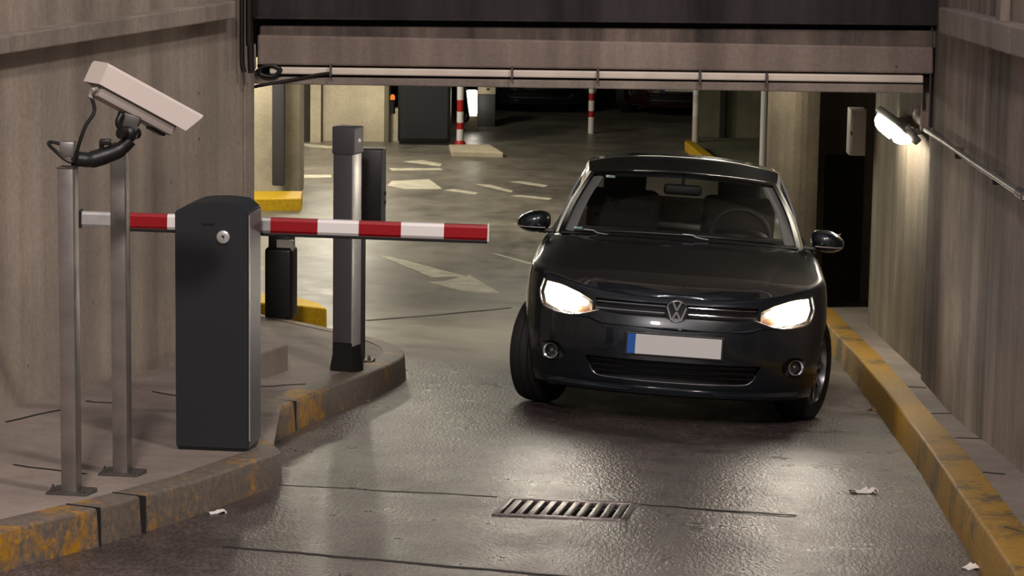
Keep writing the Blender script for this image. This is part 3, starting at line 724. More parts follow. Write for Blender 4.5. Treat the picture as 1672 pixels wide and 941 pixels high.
# ------------------------------------------------------------------ tall grey post, reader pillar, bollard
b = G(566, 606, .15); t = thing('boom_rest_post', 'tall grey post with pale aluminium side behind the boom', 'post', b, math.radians(-24))
zt = ZAT(b.x, b.y, 206) - b.z; ws, ds = .118, .105
bm = bmesh.new(); add_box(bm, (-.004, 0, zt * .45 + .045), (ws, ds, zt * .9 - .09), None, .005); obj('column', bm, M['post_grey'], t, 40)
bm = bmesh.new(); add_box(bm, (ws / 2 - .001, -.002, zt * .46 + .06), (.008, ds * .96, zt * .86 - .1), None, .002); obj('side_rail', bm, M['alu'], t, 40)
bm = bmesh.new(); add_box(bm, (0, 0, zt * .945), (ws + .016, ds + .014, zt * .11), None, .006); hd_ = obj('head', bm, M['post_grey'], t, 40)
bm = bmesh.new(); add_box(bm, (ws / 2 + .009, 0, zt * .945), (.006, ds, zt * .10), None, .002); obj('side_cover', bm, M['anthra_light'], hd_)
bm = bmesh.new(); add_lathe(bm, [(0, .0001), (0, .012), (.006, .010), (.006, .0001)], 'x', (ws / 2 + .012, 0, zt * .945), 14, False); obj('screw', bm, M['white'], hd_, 40)
bm = bmesh.new(); P = []
for z, k in ((0, 1.22), (.03, 1.2), (.10, 1.03), (.17, 1.02)): P.append([Vector((sx * ws / 2 * k, sy * ds / 2 * k, z)) for sx, sy in ((-1, -1), (1, -1), (1, 1), (-1, 1), (-1, -1))])
add_grid(bm, P); bmesh.ops.remove_doubles(bm, verts=bm.verts[:], dist=1e-5); bmesh.ops.holes_fill(bm, edges=bm.edges[:]); bmesh.ops.recalc_face_normals(bm, faces=bm.faces[:]); obj('foot', bm, M['black'], t, 30)
b = G(588, 590, .15); t = thing('reader_pillar', 'black reader box on a slim pole just behind the tall grey post', 'reader', b, math.radians(-8))
z1 = ZAT(b.x, b.y, 242) - b.z; z0 = ZAT(b.x, b.y, 362) - b.z
bm = bmesh.new(); add_box(bm, (0, 0, z0 / 2 + .01), (.05, .05, z0), None, .004); obj('pole', bm, M['post_grey'], t, 40)
bm = bmesh.new(); add_box(bm, (.045, .0, (z0 + z1) / 2), (.175, .13, z1 - z0), None, .008); bx_ = obj('box', bm, M['black'], t, 40)
bm = bmesh.new(); add_box(bm, (.134, -.02, (z0 + z1) / 2), (.010, .10, z1 - z0 - .01), None, .002); obj('front_panel', bm, M['post_grey'], bx_)
for dz in (.12, .17):
    bm = bmesh.new(); add_box(bm, (.141, -.01, z0 + dz), (.012, .03, .022), None, .003); obj('button', bm, M['black'], bx_)
base_plate(t, .16, .10)
b = G(459, 521, .14); t = thing('bollard_terminal', 'short black bollard terminal with silver top strip by the yellow kerb', 'bollard', b, math.radians(-10))
z1 = ZAT(b.x, b.y, 402) - b.z; z2 = ZAT(b.x, b.y, 384) - b.z
bm = bmesh.new(); add_box(bm, (0, .0, z1 / 2), (.19, .17, z1), None, .03, 0, 4); obj('column', bm, M['black'], t, 40)
bm = bmesh.new(); add_box(bm, (.004, .0, (z1 + z2) / 2), (.15, .14, z2 - z1 + .03), None, .012); hd2 = obj('head', bm, M['black'], t, 40)
bm = bmesh.new(); add_box(bm, (.045, -.062, (z1 + z2) / 2 - .01), (.115, .03, .055), None, .004); obj('silver_strip', bm, M['alu'], hd2)

# ------------------------------------------------------------------ pipes, cables, fittings
def pipe(name, pts, r, mat, label, cat='pipe', n=10, group=None):
    bm = bmesh.new(); add_tube(bm, pts, r, n); return tag(obj(name, bm, mat, None, 40), label, cat, group)
yp = WL1.y - .30
bm_y = yp
pipe('drain_pipe', spline([AY(395, -320, yp), AY(395, 40, yp), AY(395, 85, yp), AY(396, 108, yp), AY(399, 118, yp)], 6), .014, M['soot'], 'black pipe on the left wall corner, the left of the two')
pipe('drain_pipe', spline([AY(407, -320, yp), AY(407, 40, yp), AY(409, 70, yp), AY(410, 100, yp), AY(411, 119, yp)], 6), .021, M['soot'], 'thicker black pipe on the left wall corner, next to the lintel end')
pipe('conduit', [AY(416, 72, yp - .018), AY(417, 112, yp - .018)], .006, M['steel'], 'thin shiny conduit beside the black corner pipes')
ci = []
for k in range(40):
    a = k / 39 * 4 * PI; ci.append(AY(438 + 17 * math.cos(a) + k * .1, 116 + 9 * math.sin(a), YB - .012 - .001 * (k % 3)))
pipe('cable_coil', ci, .011, M['soot'], 'coil of black cable hanging under the left end of the lintel', 'cable')
pipe('cable', spline([AY(414, 142, YB + .01), AY(440, 137, YB + .01), AY(480, 130, YB + .01), AY(520, 122, YB), AY(540, 120, YB - .01)], 6), .010, M['soot'], 'black cable rising from the left wall corner to the lintel rail', 'cable')
for px, py in ((540, 114), (836, 118), (976, 122), (1143, 126), (1252, 129)):
    t = AY(px, py, YB - .03); bm = bmesh.new(); add_box(bm, (0, 0, 0), (.012, .06, .075), None, .002)
    tag(obj('rail_clip', bm, M['steel_dark'], None, None, t), {540: 'rail clip where the black cable meets the lintel', 836: 'rail clip above the grey machine in the garage', 976: 'rail clip above the farther striped pole', 1143: 'rail clip above the marked white pole', 1252: 'rail clip above the plain white pole'}[px], 'clip', 'clips along the lintel rail')
yq = WR1.y - .06
pipe('downpipe', spline([AY(1532, -320, yq), AY(1529, 60, yq), AY(1526, 140, yq), AY(1521, 208, yq)], 6), .020, M['soot'], 'dark vertical pipe in the right wall corner above the lamp')
pipe('conduit', [AY(1527, -320, yq - .04), AY(1522, 60, yq - .04), AY(1519, 140, yq - .04), AY(1517, 212, yq - .04)], .006, M['steel_dark'], 'thin vertical conduit left of the right corner pipe')
cpts = [PL(px, py, WR0, WR1, .035) for px, py in ((1790, 399), (1672, 320), (1590, 266), (1540, 231), (1512, 212))]
ct2 = thing('wall_conduit', 'pale conduit running down the right wall to the lamp', 'pipe', cpts[1])
bm = bmesh.new(); add_tube(bm, [p - cpts[1] for p in cpts], .016, 12); obj('tube', bm, M['steel'], ct2, 40)
for px, py in ((1628, 291), (1566, 250)):
    p = PL(px, py, WR0, WR1, .02) - cpts[1]; bm = bmesh.new(); add_box(bm, p, (.05, .03, .06), None, .004); obj('clip', bm, M['steel_dark'], ct2)
for px, py in ((1664, 314),):
    p = PL(px, py, WR0, WR1, .035) - cpts[1]; q = PL(px + 10, py + 7, WR0, WR1, .035) - cpts[1]; bm = bmesh.new(); add_tube(bm, [p, q], .023, 12); obj('coupling', bm, M['steel_dark'], ct2, 40)
# tube lamp on the inner wall
l0, l1 = PL(1484, 226, RI0, RI1, .125), PL(1437, 192, RI0, RI1, .125)
lm = l0.lerp(l1, .5); lt = thing('wall_lamp', 'glowing tube lamp on the right wall below the lintel', 'lamp', lm)
d = (l1 - l0).normalized(); LL = (l1 - l0).length
sdv = d.cross(Vector((0, 0, 1))).normalized(); uv = sdv.cross(d)
if sdv.x > 0: sdv = -sdv
aim = (sdv * .75 - Vector((0, 0, 1)) * .66).normalized(); nrm = aim - d * aim.dot(d); nrm.normalize(); bin_ = d.cross(nrm)
bm = bmesh.new(); rings = []
for k in range(13):
    u = -1 + 2 * k / 12; w = (1 - abs(u) ** 4) ** .5 if abs(u) < 1 else .0
    w = max(w, .35); c = d * (u * LL / 2)
    rings.append([bm.verts.new(c + nrm * (.075 * w * math.sin(a)) + bin_ * (.062 * w * math.cos(a))) for a in [j / 10 * PI for j in range(11)]])
for a_, b_ in zip(rings, rings[1:]):
    for i in range(10): bm.faces.new((a_[i], a_[i + 1], b_[i + 1], b_[i]))
for r_ in (rings[0], rings[-1]): bm.faces.new(r_)
for r_a, r_b in zip(rings, rings[1:]): bm.faces.new((r_a[0], r_a[-1], r_b[-1], r_b[0]))
bmesh.ops.recalc_face_normals(bm, faces=bm.faces[:])
obj('diffuser', bm, M['tube_on'], lt, 40)
RL = Matrix((d, bin_, nrm)).transposed()
bm = bmesh.new(); add_box(bm, -nrm * .028, (LL * .98, .13, .05), RL, .012); obj('housing', bm, M['steel_dark'], lt, 40)
bm = bmesh.new(); add_box(bm, d * (-LL * .28) + nrm * .062 + bin_ * .01, (.05, .022, .035), RL, .003); obj('latch', bm, M['black'], lt)
bm = bmesh.new()
add_bar(bm, -nrm * .045 - d * LL * .45, -nrm * .045 + d * LL * .15, .04, .015)
for s in (-.42, .1): add_bar(bm, -nrm * .04 + d * LL * s, Vector((nR.x, nR.y, 0)) * .15 + d * LL * s + Vector((0, 0, .05)), .04, .04)
obj('bracket', bm, M['steel_dark'], lt)
# small box with cap beside the lamp
p = PL(1503, 190, RI0, RI1, .05); bm = bmesh.new(); add_sphere(bm, (0, 0, 0), (.045, .12, .055)); t = obj('junction_cap', bm, M['cam_grey'], None, 40, p); tag(t, 'round grey junction cap on the wall just above the glowing lamp', 'junction box')
# grey electrical box
e0 = AY(1400, 216, RI1.y - .02); et = thing('electrical_box', 'slim grey electrical box high on the dark wall left of the lamp', 'electrical box', e0)
hz = abs(AY(1400, 181, YC).z - AY(1400, 250, YC).z)
bm = bmesh.new(); add_box(bm, (0, .06, 0), (.115, .2, hz), None, .006); obj('case', bm, M['cam_grey'], et, 40)
bm = bmesh.new(); add_box(bm, (-.045, -.045, 0), (.02, .012, hz * .9), None, .003); obj('hinge', bm, M['steel'], et)
bm = bmesh.new(); add_box(bm, (-.05, -.055, .0), (.014, .02, .03), None, .003); obj('latch', bm, M['black'], et)

# ------------------------------------------------------------------ things inside the garage
pp = G(455, 320); yy = pp.y - .12; p = AY(455, 320, yy)
bm = bmesh.new(); add_box(bm, (0, 0, 1.0), (.135, .12, 2.0), None, .02); tag(obj('steel_column', bm, M['post_grey'], None, 40, (p.x, yy, zr(p.x, yy) + .13)), 'dark grey steel column on the yellow kerb before the pale pillar', 'column')
def far_pole(px, pyb, w, bands, label, base=None, group='poles in the garage'):
    p = G(px, pyb); t = thing('striped_pole' if any(m == 'red_paint' for *_, m in bands) else 'white_pole', label, 'pole', p)
    for (ya, yb, m) in bands:
        za, zb = ZAT(p.x, p.y, ya) - p.z, ZAT(p.x, p.y, yb) - p.z
        bm = bmesh.new(); add_tube(bm, [(0, 0, max(0, zb)), (0, 0, za)], w / 2, 14); obj('band', bm, M[m], t, 40)
    if base:
        bm = bmesh.new(); add_lathe(bm, [(0, .0001), (0, w * .8), (.03, w * .8), (.06, w * .55), (.06, .0001)], 'z', (0, 0, 0), 16, False); obj('foot', bm, M[base], t, 40)
    return t
far_pole(751, 237, .09, [(120, 163, 'white'), (163, 182, 'red_paint'), (182, 200, 'white'), (200, 211, 'red_paint'), (211, 237, 'white')], 'red and white striped pole right of the black cabinet', 'red_paint')
far_pole(965, 218, .08, [(130, 152, 'white'), (152, 164, 'red_paint'), (164, 181, 'white'), (181, 191, 'red_paint'), (191, 218, 'white')], 'red and white striped pole before the dark parked cars')
far_pole(1135, 233, .085, [(130, 155, 'white'), (155, 168, 'cam_white'), (168, 190, 'white'), (190, 233, 'cam_white')], 'white pole standing at the far yellow kerb')
far_pole(1245, 272, .085, [(130, 272, 'white')], 'plain white pole just right of the green wall')
p = G(692, 237); ca = thing('pay_cabinet', 'large black cabinet standing by the pale block wall', 'cabinet', p)
wC = (G(735, 237) - G(650, 237)).length
bm = bmesh.new(); add_box(bm, (0, .25, .66), (wC, .5, 1.24), None, .012); obj('body', bm, M['black'], ca, 40)
bm = bmesh.new(); add_box(bm, (0, .25, .02), (wC - .04, .44, .05)); obj('plinth', bm, M['trim'], ca)
bm = bmesh.new(); add_box(bm, (0, -.004, .66), (wC - .06, .012, 1.16), None, .004); obj('door', bm, M['anthracite'], ca)
p = AY(641, 163, 34.0); bm = bmesh.new(); add_lathe(bm, [(-.03, .0001), (-.03, .028), (.01, .03), (.035, .018), (.035, .0001)], 'z', (0, 0, 0), 16, False)
tl = thing('warning_beacon', 'small orange beacon light beside the black cabinet top', 'light', (p.x, p.y, AY(641, 183, 34.).z))
o_ = obj('lens', bm, M['orange_on'], tl, 40); o_.location = (0, 0, p.z - tl.location.z + .03)
bm = bmesh.new(); add_tube(bm, [(0, 0, -.02), (0, 0, p.z - tl.location.z - .02)], .035, 12); obj('stand', bm, M['black'], tl, 40)
# lit panel, grey machine
p = G(770, 214); pl = thing('light_panel', 'bright white lit panel between the striped pole and the grey machine', 'light', p)
y_ = p.y
zA, zB = ZAT(p.x, y_, 147) - p.z, ZAT(p.x, y_, 188) - p.z
bm = bmesh.new(); add_box(bm, (0, 0, (zA + zB) / 2), (.14, .05, zA - zB), None, .02); obj('screen', bm, M['lamp_far'], pl, 40)
bm = bmesh.new(); add_box(bm, (0, .03, zB / 2 - .01), (.16, .1, zB), None, .01); obj('stand', bm, M['block'], pl, 40)
bm = bmesh.new(); add_tube(bm, spline([(-.10, -.06, zA + .05), (-.07, -.06, zB + .15), (-.05, -.06, zB - .04), (-.12, -.06, zB - .08)], 5), .022, 8); obj('hose', bm, M['black'], pl, 40)
p = G(794, 207); mt = thing('grey_machine', 'dark grey machine with pale top panel left of the dark parked car', 'machine', p)
zA, zB = ZAT(p.x, p.y, 140) - p.z, ZAT(p.x, p.y, 154) - p.z
bm = bmesh.new(); add_box(bm, (0, .15, zB / 2), (.235, .3, zB), None, .01); obj('body', bm, M['post_grey'], mt, 40)
bm = bmesh.new(); add_box(bm, (0, .14, (zA + zB) / 2), (.24, .3, zA - zB), None, .01); obj('top_panel', bm, M['block'], mt, 40)
bm = bmesh.new(); add_box(bm, (.02, -.015, (zA + zB) / 2 + .01), (.04, .012, .03), None, .003); obj('button', bm, M['black'], mt)

#CAR
# ------------------------------------------------------------------ the car
def body_lower():
    bm = bmesh.new(); T = [.45 * (k / 30) for k in range(31)] + [.45 + .35 * (k / 22) for k in range(1, 23)] + [.8 + .2 * (k / 12) for k in range(1, 13)]
    zb = .165; NR = 22; RR = 5; cols = []
    for sgn in (1,):
        for t in T:
            col = []
            xm, ym = contour(.6, t); zt = ztop(ym)
            # the upper edge follows its own height
            for _ in range(3):
                xm, ym = contour(min(zt, .9), t); zt = ztop(ym)
            r = .045 + .02 * min(1, max(0, (ym + .7) / .6)); e = 1e-3
            x1, y1 = contour(min(zt, .9), max(0, t - e)); x2, y2 = contour(min(zt, .9), min(1, t + e))
            nx, ny = (y2 - y1), -(x2 - x1); l = math.hypot(nx, ny) or 1; nx, ny = nx / l, ny / l
            if t < 1e-6: nx, ny = 0, -1
            if t > 1 - 1e-6: nx, ny = 0, 1
            for k in range(NR):
                z = zb + (zt - r - zb) * k / (NR - 1); x, y = contour(z, t); col.append(Vector((x, y, z)))
            x0_, y0_ = contour(zt - r, t)
            for k in range(1, RR + 1):
                a = k / RR * PI / 2 * .92
                col.append(Vector((max(0, x0_ - nx * r * (1 - math.cos(a))), y0_ - ny * r * (1 - math.cos(a)), zt - r + r * math.sin(a))))
            cols.append(col)
    return T, cols
CT, CC = body_lower()
edge = [(c[-1].y, c[-1].x, c[-1].z) for c in CC]
_ey = [e[0] for e in edge]; _ex = [e[1] for e in edge]; _ez = [e[2] for e in edge]
def zcap(x, y):
    xe = max(1e-3, ip(y, _ey, _ex)); ze = ip(y, _ey, _ez); q = min(1, abs(x) / xe)
    return ze + (zcen(y) - ze) * (1 - q ** 3)
NCX = 14
def make_body():
    bm = bmesh.new()
    full = [[Vector((-p.x, p.y, p.z)) for p in c] for c in CC[::-1]][:-1] + CC       # rear -> left ... front ... right -> rear
    n = len(full); V = [[bm.verts.new(p) for p in c] for c in full]
    for i in range(n - 1):
        for k in range(len(full[0]) - 1): bm.faces.new((V[i][k], V[i + 1][k], V[i + 1][k + 1], V[i][k + 1]))
    # top cap: strips between the left and right edges
    rows = []
    for j, c in enumerate(CC):
        pe = c[-1]; row = []
        for k in range(NCX + 1):
            f = -1 + 2 * k / NCX; x = pe.x * f
            row.append(Vector((x, pe.y, pe.z + (zcen(pe.y) - pe.z) * (1 - abs(f) ** 3))))
        rows.append(row)
    add_grid(bm, rows)
    brow = []
    for c in CC:
        pe = c[0]; brow.append([Vector((pe.x * (-1 + 2 * k / 4), pe.y, pe.z)) for k in range(5)])
    add_grid(bm, brow)
    bmesh.ops.remove_doubles(bm, verts=bm.verts[:], dist=2e-4)
    bmesh.ops.dissolve_degenerate(bm, edges=bm.edges[:], dist=1e-5)
    bmesh.ops.recalc_face_normals(bm, faces=bm.faces[:])
    return bm
# outlines of the front openings, (x, z), mirrored for the other side
LAMP_TOP = [(.420, .596), (.448, .640), (.532, .680), (.612, .706), (.690, .724), (.742, .728)]
LAMP_BOT = [(.420, .596), (.520, .565), (.600, .556), (.680, .566), (.736, .590), (.758, .655)]
#LAMPS
def cutter(pts, y0, y1, name='cut'):
    bm = bmesh.new(); add_prism(bm, [Vector((x, y0, z)) for x, z in pts], (0, y1 - y0, 0)); return obj(name, bm, M['trim'])
def make_car(paint):
    car = thing('car', 'black hatchback with lit headlamps driving up the ramp towards the barrier', 'car')
    body = obj('body', make_body(), [paint, M['trim']], car)
    cuts = []
    for sx in (-1, 1):
        for yy in (0, 2.47):
            bm = bmesh.new(); add_tube(bm, [(sx * .50, yy, .30), (sx * 1.1, yy, .30)], .352, 40); cuts.append(obj('c', bm, M['trim']))
        o = LAMP_TOP + LAMP_BOT[::-1][:-1]
        cuts.append(cutter([(sx * x, z) for x, z in o], -1.2, -.34))
        cuts.append(cutter([(sx * (.668 + .075 * math.cos(a)), .345 + .058 * math.sin(a)) for a in [k / 20 * 2 * PI for k in range(20)]], -1.2, -.50))
    GR = [(-.446, .664), (.446, .664), (.432, .596), (.3, .588), (-.3, .588), (-.432, .596)]
    cuts.append(cutter(GR, -1.2, -.60))
    IN = [(-.48, .352), (.48, .352), (.425, .257), (.36, .240), (-.36, .240), (-.425, .257)]
    cuts.append(cutter(IN, -1.2, -.62))
    bool_cut(body, cuts)
    me = body.data; me.polygons.foreach_set('use_smooth', [True] * len(me.polygons)); me.set_sharp_from_angle(angle=math.radians(32))
    # bonnet panel
    bm = bmesh.new(); P = []
    for j in range(25):
        v = j / 24; y = -.680 + v * (.40 + .680); w = ip(v, [0, .12, .5, 1], [.44, .50, .60, .70]); row = []
        for i in range(25):
            u = -1 + 2 * i / 24; x = u * w; yb = y + (.045 * (abs(u) ** 2.5)) * (1 - v) + .10 * abs(u) ** 2 * v
            row.append(Vector((x, yb, zcap(x, yb) + .005 * (1 - abs(u) ** 10) - .002 * abs(u) ** 10)))
        P.append(row)
    V = add_grid(bm, P); r = bmesh.ops.extrude_face_region(bm, geom=bm.faces[:])
    bmesh.ops.translate(bm, vec=(0, 0, -.012), verts=[v for v in r['geom'] if isinstance(v, bmesh.types.BMVert)])
    bmesh.ops.recalc_face_normals(bm, faces=bm.faces[:]); obj('bonnet', bm, paint, car, 35)
    # upper greenhouse
    K = [((0, .44, .935), (0, 1.13, 1.318)), ((.722, .625, .921), (.563, 1.24, 1.286)), ((.738, .68, .92), (.578, 1.285, 1.280)), ((.752, 1.55, .94), (.595, 1.62, 1.338)), ((.752, 1.65, .94), (.595, 1.70, 1.340)),
         ((.745, 2.45, .96), (.578, 2.35, 1.345)), ((.66, 3.0, .985), (.50, 2.74, 1.33)), ((0, 3.10, .985), (0, 2.82, 1.345))]
    N = [24, 3, 10, 2, 10, 5, 10]; BB, TT, key = [], [], [0]
    for s, ((b0, t0), (b1, t1)) in enumerate(zip(K, K[1:])):
        for k in range(N[s]):
            f = k / N[s]; g = f * f if s == 0 else (1 - (1 - f) ** 2 if s == 6 else f)
            mixv = lambda a, b: Vector((a[0] + (b[0] - a[0]) * f, a[1] + (b[1] - a[1]) * g, a[2] + (b[2] - a[2]) * g))
            BB.append(mixv(b0, b1)); TT.append(mixv(t0, t1))
        key.append(len(BB))
    BB.append(Vector(K[-1][0])); TT.append(Vector(K[-1][1]))
    def gs(i, w):
        p = BB[i].lerp(TT[i], w); b = .022 * math.sin(PI * w); nx = p.x / .75
        return Vector((p.x + b * nx, p.y + (-b * .6 if i < key[1] else (b if i > key[6] else 0)), p.z + (b * .5 if i < key[1] else 0)))
    def patch(bm, i0, i1, w0, w1, sx, thick, off=0., nw=8):
        P = [[gs(i, w0 + (w1 - w0) * k / nw) for i in range(i0, i1 + 1)] for k in range(nw + 1)]
        c = Vector((0, 1.8, 1.0)); Q = []
        for row in P:
            rr = []
            for p in row:
                n = Vector((p.x / .7, (p.y - 1.6) / 2.2 if (p.y < 1.25 or p.y > 2.7) else 0, .35)).normalized(); rr.append((p - n * off, p - n * (off + thick)))
            Q.append(rr)
        A = [[Vector((sx * a.x, a.y, a.z)) for a, b in row] for row in Q]; B = [[Vector((sx * b.x, b.y, b.z)) for a, b in row] for row in Q]
        va = add_grid(bm, A)
        if thick:
            vb = add_grid(bm, B); m, n = len(A), len(A[0])
            for k in range(m - 1): bm.faces.new((va[k][0], va[k + 1][0], vb[k + 1][0], vb[k][0])); bm.faces.new((va[k][-1], va[k + 1][-1], vb[k + 1][-1], vb[k][-1]))
            for k in range(n - 1): bm.faces.new((va[0][k], va[0][k + 1], vb[0][k + 1], vb[0][k])); bm.faces.new((va[-1][k], va[-1][k + 1], vb[-1][k + 1], vb[-1][k]))
    def fin(bm): bmesh.ops.remove_doubles(bm, verts=bm.verts[:], dist=1e-5); bmesh.ops.recalc_face_normals(bm, faces=bm.faces[:]); return bm
    for (ka, nm) in ((1, 'windscreen_pillar'), (3, 'door_pillar'), (5, 'rear_pillar')):
        for sx in (-1, 1):
            bm = bmesh.new(); patch(bm, key[ka], key[ka + 1], -.04, 1.0, sx, .035); obj(nm, fin(bm), paint, car, 40)
    # roof with crown and rounded rails
    bm = bmesh.new(); full = list(range(len(TT))); P = []
    order = [(-1, i) for i in full[::-1]][:-1] + [(1, i) for i in full]
    rows = []
    for i in full:
        t = TT[i]; row = []
        for k in range(17):
            f = -1 + 2 * k / 16; y = t.y; base = t.z
            crown = ip(y, [1.13, 1.25, 1.6, 2.2, 2.7, 2.82], [0, .030, .062, .062, .035, 0])
            row.append(Vector((t.x * f, y, base - .002 + crown * (1 - abs(f) ** 2.6))))
        rows.append(row)
    add_grid(bm, rows); bmesh.ops.remove_doubles(bm, verts=bm.verts[:], dist=2e-4)
    r = bmesh.ops.extrude_face_region(bm, geom=bm.faces[:]); bmesh.ops.translate(bm, vec=(0, 0, -.035), verts=[v for v in r['geom'] if isinstance(v, bmesh.types.BMVert)])
    obj('roof', fin(bm), paint, car, 40)
    for nm, ka in (('windscreen', 0), ('rear_window', 6)):
        bm = bmesh.new(); patch(bm, key[ka], key[ka + 1], -.01, .985, 1, 0, .006); patch(bm, key[ka], key[ka + 1], -.01, .985, -1, 0, .006); gl = obj(nm, fin(bm), M['glass'], car, 40)
        if nm == 'windscreen': ws = gl
    for ka in (2, 4):
        for sx in (-1, 1):
            bm = bmesh.new(); patch(bm, key[ka], key[ka + 1], -.02, .95, sx, 0, .008); obj('side_window', fin(bm), M['glass'], car, 40)
            bm = bmesh.new(); patch(bm, key[ka], key[ka + 1], .93, 1.0, sx, .02, .0, 2); obj('roof_rail', fin(bm), paint, car, 40)
    bm = bmesh.new()                                           # black band round the windscreen edge
    for sx in (-1, 1): patch(bm, key[0], key[1], .955, 1.0, sx, .004, .001, 2); patch(bm, key[1] - 1, key[1], 0, 1, sx, .004, .001)
    obj('windscreen_surround', fin(bm), M['trim'], car, 40)
    for sx in (-1, 1):
        bm = bmesh.new(); a, b_ = key[1] - 2, key[1]
        patch(bm, a, b_, .04, .95, sx, .012, .03); obj('pillar_lining', fin(bm), M['pillar_trim'], car, 40)
    for w, f, sz in ((.90, 9, (.055, .022)), (.10, 10, (.05, .02))):
        p = gs(key[0] + 2 * f + 1, w); p.x = -p.x; bm = bmesh.new(); add_box(bm, p + Vector((.02, .01, 0)), (sz[0], .004, sz[1]), Matrix.Rotation(-1.0, 3, 'X'), .001); obj('sticker', bm, M['sticker'], car)
    # scuttle and wipers
    bm = bmesh.new(); P = []
    for yy_, dz in ((.37, .006), (.46, .006), (.52, -.004)):
        P.append([Vector((x, yy_ + .155 * (x / .7) ** 2, zcap(x, yy_ + .155 * (x / .7) ** 2) + dz)) for x in [(-.70 + 1.4 * k / 16) for k in range(17)]])
    add_grid(bm, P); obj('scuttle', bm, M['trim'], car, 40)
    for pts in ([(-.62, .58, .0), (-.30, .52, 0), (.05, .50, 0)], [(-.02, .50, 0), (.25, .51, 0), (.56, .60, 0)]):
        bm = bmesh.new(); pp_ = []
        for x, y, _ in pts: pp_.append(Vector((x, y - .05, .955 - .02 * (x / .6) ** 2 + .02)))
        add_tube(bm, spline(pp_, 6), .008, 8); wp = obj('wiper', bm, M['trim'], car, 40)
        bm = bmesh.new(); c = pp_[0].lerp(pp_[1], .35); add_tube(bm, [c + Vector((-.06, -.012, .006)), c + Vector((.0, -.014, .004)), c + Vector((.02, -.02, -.008)), c + Vector((.09, -.03, -.015))], .006, 8); obj('wiper_arm', bm, M['rim'], wp, 40)
    # head lamps
    for sx in (-1, 1):
        n = len(LAMP_TOP); m = 6; P = []
        def at(i, k):
            (x0, z0), (x1, z1) = LAMP_BOT[i], LAMP_TOP[i]; f = k / m; return x0 + (x1 - x0) * f, z0 + (z1 - z0) * f
        def dense(i_, k):
            i = min(int(i_), n - 2); f = i_ - i; a, b = at(i, k), at(i + 1, k); return a[0] + (b[0] - a[0]) * f, a[1] + (b[1] - a[1]) * f
        S = [i * (n - 1) / 20 for i in range(21)]
        def lamp_grid(dy, shrink, s0=0, s1=20):
            out = []
            cx, cz = .64, .668
            for k in range(m + 1):
                row = []
                for s in S[s0:s1 + 1]:
                    x, z = dense(s, k); x2, z2 = cx + (x - cx) * shrink, cz + (z - cz) * shrink
                    row.append(Vector((sx * x2, ysurf(x2, min(z2, .80)) + dy(x2, z2), z2)))
                out.append(row)
            return out
        bm = bmesh.new(); add_grid(bm, lamp_grid(lambda x, z: .0, 1.)); hl_ = obj('headlamp', bm, M['lens'], car, 50)
        bm = bmesh.new(); add_grid(bm, lamp_grid(lambda x, z: .085, .985)); obj('lamp_back', bm, M['reflector'], hl_, 50)
        bm = bmesh.new()                                   # glowing main reflector
        def bowl(c, rx, rz, dep, mi):
            rings = []
            for k in range(6):
                f = k / 5; rings.append([Vector((sx * (c[0] + rx * f * math.cos(a)), ysurf(c[0] + rx * f * math.cos(a), c[1] + rz * f * math.sin(a)) + .055 + dep * (1 - f * f), c[1] + rz * f * math.sin(a))) for a in [q / 28 * 2 * PI for q in range(29)]])
            add_grid(bm, rings, mi)
        add_grid(bm, lamp_grid(lambda x, z: .03, .80, 6, 20)); obj('bulb_reflector', bm, M['lamp_on'], hl_, 50)
        bm = bmesh.new(); bowl((.520, .592), .050, .020, .0, 0); obj('indicator', bm, M['amber'], hl_, 50)
        bm = bmesh.new(); pts_ = [Vector((sx * x, ysurf(x, z) + .004, z + .004)) for x, z in LAMP_BOT + [LAMP_TOP[-1]]]; add_tube(bm, spline(pts_, 5), .005, 8); obj('chrome_line', bm, M['chrome'], hl_, 40)
        # fog lamp
        fx, fz = .668, .345; fy = ysurf(fx, fz) + .035
        Rf = Matrix.Rotation(sx * .35, 3, 'Z')
        bm = bmesh.new(); add_lathe(bm, [(-.012, .047), (-.02, .044), (-.016, .036), (0, .034), (.03, .03)], 'y', (0, 0, 0), 32, False); bmesh.ops.transform(bm, matrix=Matrix.Translation((sx * fx, fy, fz)) @ Rf.to_4x4(), verts=bm.verts[:]); fg = obj('fog_lamp', bm, M['chrome'], car, 40)
        bm = bmesh.new(); add_lathe(bm, [(-.006, .0001), (-.004, .015), (.004, .032), (.012, .0335)], 'y', (0, 0, 0), 24, False); bmesh.ops.transform(bm, matrix=Matrix.Translation((sx * fx, fy, fz)) @ Rf.to_4x4(), verts=bm.verts[:]); obj('lens', bm, M['glass'], fg, 40)
        bm = bmesh.new(); add_sphere(bm, (sx * fx, fy + .02, fz), (.014, .014, .014), 12, 8); obj('bulb', bm, M['rim'], fg, 40)
    # grilles
    bm = bmesh.new(); add_grid(bm, [[Vector((x, ysurf(x, .63) + .05, z)) for x in [(-.46 + .92 * k / 16) for k in range(17)]] for z in (.575, .672)]); ug = obj('upper_grille', bm, M['trim'], car)
    for z, rr_ in ((.648, .0035), (.612, .0055)):
        for sx in (-1, 1):
            bm = bmesh.new(); add_tube(bm, [Vector((sx * x, ysurf(x, z) + .008, z)) for x in [.062 + (.438 - .062) * k / 12 for k in range(13)]], rr_, 8); obj('chrome_bar', bm, M['chrome'], ug, 40)
    bm = bmesh.new(); add_grid(bm, [[Vector((x, ysurf(x, .30) + .06, z)) for x in [(-.50 + 1.0 * k / 16) for k in range(17)]] for z in (.23, .362)]); lg = obj('lower_grille', bm, M['trim'], car)
